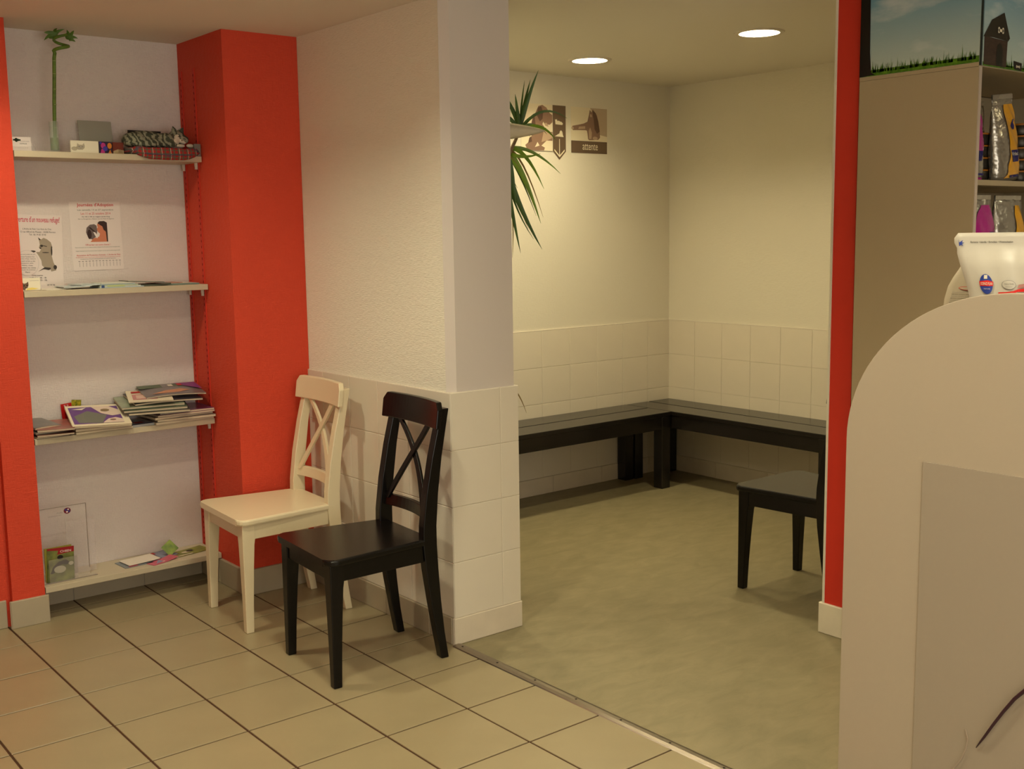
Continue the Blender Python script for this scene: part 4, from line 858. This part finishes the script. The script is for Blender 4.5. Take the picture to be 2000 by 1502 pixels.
# ---------------------------------------------------------------- pet food bags
FOIL = mat('silver_foil', (.66, .64, .60), .24, .5, metal=.75, bump=.5, bscale=28, bdist=.01); MAG = mat('magenta_film', (.62, .10, .46), .2, .5, coat=.5); YEL = mat('yellow_film', (.80, .57, .07), .22, .5, coat=.5); NAV = pr('navy_print', .12, .11, .34, .4); GBK = mat('dark_gusset', (.12, .14, .10), .35, .4)
def pouch(name, label, x, y, z, rz, w_, h_, d_, m, group, neck=.80, top_h=.08, pinch=.9, seed=0, side_m=None):
    """upright foil bag: gusseted body swelling at the middle and closing to a flat sealed top; returns (object, frame of the front)"""
    t = thing(name, label, 'food bag', (x, y, z), rz, group); rnd = random.Random(seed); bm = BM(); rows = []; nx, nz = 12, 16
    def prof(v): return d_ * .5 * max(.012 / 1, (1 - max(0, (v - .25) / .75) ** 1.6)) * (1 if v > .06 else .75 + v * 4)
    def half(v): return w_ * .5 * (1 - (1 - neck) * max(0, (v - .35) / .65)) * (.94 + .06 * min(1, v * 12))
    def y_at(u, v): return -prof(v) * (1 - abs(u) ** 3.5 * .75) + .0022 * math.sin(u * 9 + v * 17 + seed) * (1 if .05 < v < .95 else 0)
    for iz in range(nz + 1):
        v = iz / nz; fr_ = [bm.verts.new((half(v) * u, y_at(u, v), h_ * v)) for u in [(-1 + 2 * i / nx) for i in range(nx + 1)]]
        bk = [bm.verts.new((half(v) * u, -y_at(u, v) if v < .97 else .002, h_ * v)) for u in [(1 - 2 * i / nx) for i in range(nx + 1)]]
        rows.append(fr_ + bk)
    n = len(rows[0])
    for a, b in zip(rows, rows[1:]):
        for k in range(n): bm.faces.new((a[k], a[(k + 1) % n], b[(k + 1) % n], b[k]))
    bm.faces.new(rows[0][::-1]); bm.faces.new(rows[-1])
    body = smooth(obj('bag_body', bm, m, t))
    def patch(pname, outline, pm, off=.0030, nn=24):
        """printed patch hugging the front: outline gives left/right limits for v"""
        b2 = BM(); pv = None
        for i in range(nn + 1):
            v = outline[0][0] + (outline[-1][0] - outline[0][0]) * i / nn
            for (v0, l0, r0), (v1, l1, r1) in zip(outline, outline[1:]):
                if v0 <= v <= v1 + 1e-6:
                    k = (v - v0) / max(1e-6, v1 - v0); l_ = l0 + (l1 - l0) * k; r2 = r0 + (r1 - r0) * k
            row = [b2.verts.new((half(v) * u, y_at(u, v) - off, h_ * v)) for u in [l_ + (r2 - l_) * j / 8 for j in range(9)]]
            if pv:
                for j in range(8): b2.faces.new((pv[j], pv[j + 1], row[j + 1], row[j]))
            pv = row
        return smooth(obj(pname, b2, pm, t))
    bevmod(obj('seal', bx(-half(1), half(1), -.0035, .0035, h_ * .965, h_ + .006), m, t), .001)
    return t, patch
GB = 'foil pet food bags in the cabinet'
zs = 1.687
t, pa = pouch('food_bag', 'silver and yellow foil food bag on the upper cabinet shelf', 2.635, -2.425, zs, R_(-4), .145, .285, .060, FOIL, GB, seed=1); t.rotation_euler = (0, R_(-6), R_(-4))
pa('yellow_panel', [(.04, -.6, .85), (.10, -.3, .9), (.45, .0, .97), (.75, -.2, .95), (.9, -.1, .7)], YEL); pa('blue_label', [(.22, .02, .55), (.36, .02, .55)], NAV, .0042); pa('blue_stripe', [(.04, -.2, .7), (.07, -.2, .7)], NAV, .0042)
pa('dog_mark', [(.60, .32, .44), (.64, .18, .48), (.68, .30, .40), (.72, .40, .50)], NAV, .0042)
text('Virbac', -.002, .094, .036, .012, CREAM, frame((.0, -.034, -.010), (1, 0, 0), (0, 0, 1)), t)
t, pa = pouch('food_bag', 'magenta and silver foil food bag behind the cabinet edge, upper shelf', 2.437, -2.425, zs, R_(-2), .066, .235, .045, FOIL, GB, seed=2)
pa('magenta_panel', [(.0, -1, 1), (.03, -1, 1)], MAG); pa('magenta_panel', [(.40, -1, 1), (.80, -1, .9), (1, -1, .3)], MAG); pa('blue_label', [(.26, -.8, .2), (.40, -.8, .2)], NAV, .0042); pa('blue_stripe', [(.06, -.9, .9), (.09, -.9, .9)], NAV, .0042)
t, pa = pouch('food_bag', 'dark grey and yellow food bag at the back of the upper cabinet shelf', 2.495, -2.330, zs, R_(-5), .09, .265, .06, GBK, GB, seed=3)
pa('yellow_panel', [(.30, -.9, .5), (.75, -.9, .8), (.9, -.5, .8)], YEL)
t, pa = pouch('food_bag', 'magenta foil food bag with glossy creases on the lower cabinet shelf', 2.492, -2.420, 1.3535, R_(-6), .165, .280, .07, FOIL, GB, seed=4, neck=.7)
pa('magenta_panel', [(.05, -.8, .9), (.50, -.8, .95), (.75, -.6, .9), (.90, -.1, .8)], MAG); pa('blue_label', [(.42, .25, .6), (.58, .25, .6)], NAV, .0042)
pa('paw_mark', [(.47, .34, .50), (.53, .34, .50)], CREAM, .005)
t, pa = pouch('food_bag', 'silver and yellow food bag on the lower cabinet shelf beside the magenta one', 2.680, -2.420, 1.3535, R_(-6), .185, .280, .085, FOIL, GB, seed=5)
pa('yellow_panel', [(.06, -.1, .95), (.45, .0, .95), (.75, .2, .9), (.9, .3, .7)], YEL); pa('dog_mark', [(.48, .25, .4), (.52, .2, .5), (.56, .35, .5)], NAV, .0042)
TINM = mat('dark_tin', (.22, .20, .17), .35, .5, metal=.6); LIDM = mat('orange_tin_lid', (.62, .38, .08), .4, .4)
def tin_stack(x, y, n, word):
    for k in range(n):
        t = thing('food_tin', 'dark pet food tin with orange rim, %s from the bottom %s' % (('first', 'second', 'third', 'fourth', 'fifth', 'sixth')[k], word), 'tin', (x, y, zs + k * .0405), 0, 'stacked food tins on the upper cabinet shelf')
        smooth(obj('tin_body', lathe(BM(), [(.001, 0), (.040, 0), (.042, .003), (.042, .033), (.040, .035)], 28, close=False), TINM, t)); smooth(obj('lid', lathe(BM(), [(.0415, .0335), (.0425, .036), (.0425, .0385), (.039, .0395), (.001, .0395)], 28, close=False), LIDM, t))
tin_stack(2.560, -2.365, 4, 'behind the silver bag'); tin_stack(2.800, -2.390, 5, 'at the right picture edge')
t, pa = pouch('food_bag', 'silver foil food bag with slanting top behind the tins, upper shelf', 2.640, -2.300, zs, R_(-12), .13, .275, .06, FOIL, GB, seed=6)
pa('blue_label', [(.50, -.6, .2), (.60, -.6, .2)], NAV, .0042)

# ---------------------------------------------------------------- reception counter with rounded end panel
XC = 1.0
def outline():
    pts = [(-4.75, 0), (-2.940, 0), (-2.940, 1.070)]
    for k in range(1, 25):
        a = PI / 2 * k / 24; pts.append((-2.940 - .372 * (1 - math.cos(a)), 1.070 + .333 * math.sin(a)))
    return pts + [(-4.75, 1.403)]
CTR = mat('pale_counter_laminate', (.655, .60, .525), .5, .3, bump=.05, bscale=350)
t = thing('reception_counter', 'pale reception counter with large rounded end panel at right', 'counter', (0, 0, 0))
bevmod(obj('end_panel', prism(BM(), outline(), XC, XC + .030, 'x'), CTR, t), .0015, 2)
obj('counter_body', bx(XC + .031, XC + .30, -4.75, -3.10, 0, 1.175), mat('counter_body', (.66, .60, .52), .5, .3), t)
bevmod(obj('worktop', bx(XC + .031, XC + .33, -4.75, -3.085, 1.176, 1.20), CTR, t), .002)
o = obj('overlay_sheet', bx(XC - .0025, XC - .0002, -4.6, -3.130, .02, 1.044), mat('grey_beige_overlay', (.60, .55, .485), .25, .5)); o.data.update(); tag(o, 'slightly darker glossy sheet fixed on the rounded counter panel', 'panel')
o = tag(obj('cable', tube(BM(), [(.990, -3.50, .80), (.990, -3.43, .69), (.990, -3.385, .635), (.990, -3.352, .595), (.990, -3.330, .560), (.990, -3.310, .525), (.991, -3.292, .492), (.9935, -3.281, .474), (.9955, -3.274, .462)], [.0042, .0042, .004, .0036, .0033, .003, .0026, .0018, .0008], 8), mat('dark_purple_cable', (.20, .10, .14), .35, .5)), 'dark purple cable hanging down across the counter panel', 'cable'); smooth(o)
o = tag(obj('wire', tube(BM(), [(.9945, -3.250, .494), (.9945, -3.256, .475), (.9945, -3.252, .45), (.9945, -3.243, .425), (.9945, -3.225, .395), (.9945, -3.205, .36), (.9945, -3.20, .30)], 0.0009, 6), mat('faint_grey_wire', (.62, .55, .48), .5, .3)), 'thin faint grey wire left of the purple cable', 'cable')
# white food pouches on the counter
PW = mat('white_pouch_film', (.76, .73, .67), .33, .5, bump=.25, bscale=14, bdist=.01)
Rb = Vector((.462, -.887, 0)); BL_ = pr('pouch_blue', .18, .25, .55); RD_ = pr('pouch_red', .82, .13, .10); PG = pr('pouch_grey', .52, .50, .48)
def stand_pouch(label, o, left, right, z0, z1, depth, dirR, m):
    """stand-up pouch with straight zip top; left(z), right(z) give the outline in the pouch's own width axis"""
    t = thing('food_pouch', label, 'food bag', o, 0); N_ = Up.cross(dirR).normalized()   # N_ points away from the room viewer
    bm = BM(); rows = []; nz, nx = 30, 16
    def dp(v): return depth * .5 * (1 - v) ** .55 if v < .80 else depth * .5 * (.2 ** .55) * max(.03, (1 - (v - .80) / .12)) if v < .92 else .0012
    def P(u, v, sgn):
        l_, r_ = left(v), right(v); e = 1 - abs(2 * u - 1) ** 2.6
        wr_ = .0025 * math.sin(u * 30 + v * 4) * (.3 < v < .9) * e
        return dirR * (l_ + (r_ - l_) * u) + Up * (z0 + (z1 - z0) * v) + N_ * (sgn * (dp(v) * e + .0008 + wr_ * (sgn < 0)))
    for i in range(nz + 1):
        v = i / nz; rows.append([bm.verts.new(P(j / nx, v, -1)) for j in range(nx + 1)] + [bm.verts.new(P(1 - j / nx, v, 1)) for j in range(nx + 1)])
    n = len(rows[0])
    for a, b in zip(rows, rows[1:]):
        for k in range(n): bm.faces.new((a[k], a[(k + 1) % n], b[(k + 1) % n], b[k]))
    bm.faces.new(rows[0][::-1]); bm.faces.new(rows[-1])
    smooth(obj('bag_body', bm, m, t))
    def wrap(me_o, off=.0018):
        """bend a flat print (x = width axis, y = height) onto the front"""
        for v_ in me_o.data.vertices:
            X, Y = v_.co.x, v_.co.y; vv = (Y - z0) / (z1 - z0); l_, r_ = left(vv), right(vv); uu = (X - l_) / (r_ - l_)
            v_.co = P(uu, vv, -1) - N_ * (off + v_.co.z)
        return me_o
    return t, wrap
def lfn(tab):
    def f(v):
        for (v0, a0), (v1, a1) in zip(tab, tab[1:]):
            if v <= v1: return a0 + (a1 - a0) * (v - v0) / (v1 - v0)
        return tab[-1][1]
    return f
# z from 1.201 (counter top) to 1.520
L1_ = lfn([(0, -.072), (.58, -.080), (.69, -.090), (.80, -.102), (.87, -.108), (.897, -.110), (.905, -.105), (.915, -.113), (.96, -.115), (.985, -.113), (1.0, -.107)]); R1_ = lfn([(0, .125), (.8, .128), (1, .130)])
t, wp = stand_pouch('white zip-top food pouch with blue oval badge on counter', (XC + .17, -3.215, 0), L1_, R1_, 1.2015, 1.520, .085, Rb, PW)
I4 = Matrix.Identity(4)
def fl2(nm, polys, m, off):    # fine polygons so that they bend with the bag
    q = flat(nm, polys, m, I4, t, off)
    b2 = bmesh.new(); b2.from_mesh(q.data); bmesh.ops.triangulate(b2, faces=b2.faces); bmesh.ops.subdivide_edges(b2, edges=b2.edges, cuts=2, use_grid_fill=True); b2.to_mesh(q.data); b2.free(); return wp(q)
fl2('badge', [ell(-.048, 1.413, .0125, .021, 28, .20)], BL_, .0002); fl2('badge_band', [[(-.062, 1.419), (-.046, 1.421), (-.0345, 1.418), (-.0345, 1.409), (-.046, 1.409), (-.060, 1.409)]], RD_, .0006)
fl2('badge_mark', [rect(-.053, 1.424, -.0465, 1.432)], CREAM, .0006)
wp(text('SCIENCE PLAN', -.059, 1.411, .023, .006, CREAM, I4, t, off=.001, bold=.01)); wp(text('NATURE', -.052, 1.402, .012, .0022, CREAM, I4, t, off=.001))
fl2('oval_outline', [ell(-.0045, 1.412, .0135, .0095, 28, -.15)], PG, .0002); fl2('oval_seal', [ell(-.0045, 1.412, .0128, .0088, 28, -.15)], PW, .0006)
wp(text('CLINICALLY PROVEN', -.0135, 1.412, .018, .003, PG, I4, t, off=.001)); wp(text('antioxidants', -.011, 1.407, .013, .002, PG, I4, t, off=.001))
fl2('red_band', [[(-.024, 1.392), (.0, 1.392), (.012, 1.397), (.060, 1.400), (.060, 1.409), (.014, 1.403), (.004, 1.399), (-.010, 1.397), (-.024, 1.396)]], RD_, .0002); fl2('grey_band', [[(.012, 1.405), (.060, 1.412), (.060, 1.420), (.014, 1.412)]], pr('pouch_rose', .70, .48, .44), .0002)
wp(text('Romania • Islandia • Estradiala • Wetenschaelon', -.082, 1.4985, .082, .0040, INK, I4, t, off=.0006, bold=.012))
fl2('dog_mark', [[(-.106, 1.508), (-.104, 1.500), (-.100, 1.503), (-.097, 1.505), (-.099, 1.500), (-.094, 1.500), (-.099, 1.497), (-.096, 1.493), (-.101, 1.495), (-.104, 1.492)]], BL_, .0004)
zl = bm = BM()
L2_ = lfn([(0, -.104), (.62, -.100), (.75, -.088), (.86, -.068), (.93, -.060), (1.0, -.052)]); R2_ = lfn([(0, .07), (1, .07)])
PW2 = mat('cream_pouch_film', (.74, .69, .59), .35, .5)
t, wp = stand_pouch('cream food pouch half hidden behind the white zip-top pouch', (XC + .255, -3.195, 0), lfn([(0, -.150), (.50, -.157), (.60, -.155), (.70, -.148), (.77, -.138), (.84, -.125), (.90, -.119), (1, -.115)]), R2_, 1.2015, 1.490, .060, Rb, PW2)
fl2('red_oval', [ell(-.106, 1.399, .020, .0040, 20, -.05)], RD_, .0002); fl2('red_oval_fill', [ell(-.106, 1.399, .0188, .0031, 20, -.05)], PW2, .0006); wp(text('www.e', -.106, 1.3975, .018, .0025, RD_, I4, t, off=.001))
for k in range(6):
    wp(text('Aliment complet pour chats adultes', -.139 - .0012 * k, 1.389 - k * .0045, .060, .0026, INK if k % 2 else GREYINK, I4, t, off=.0008))
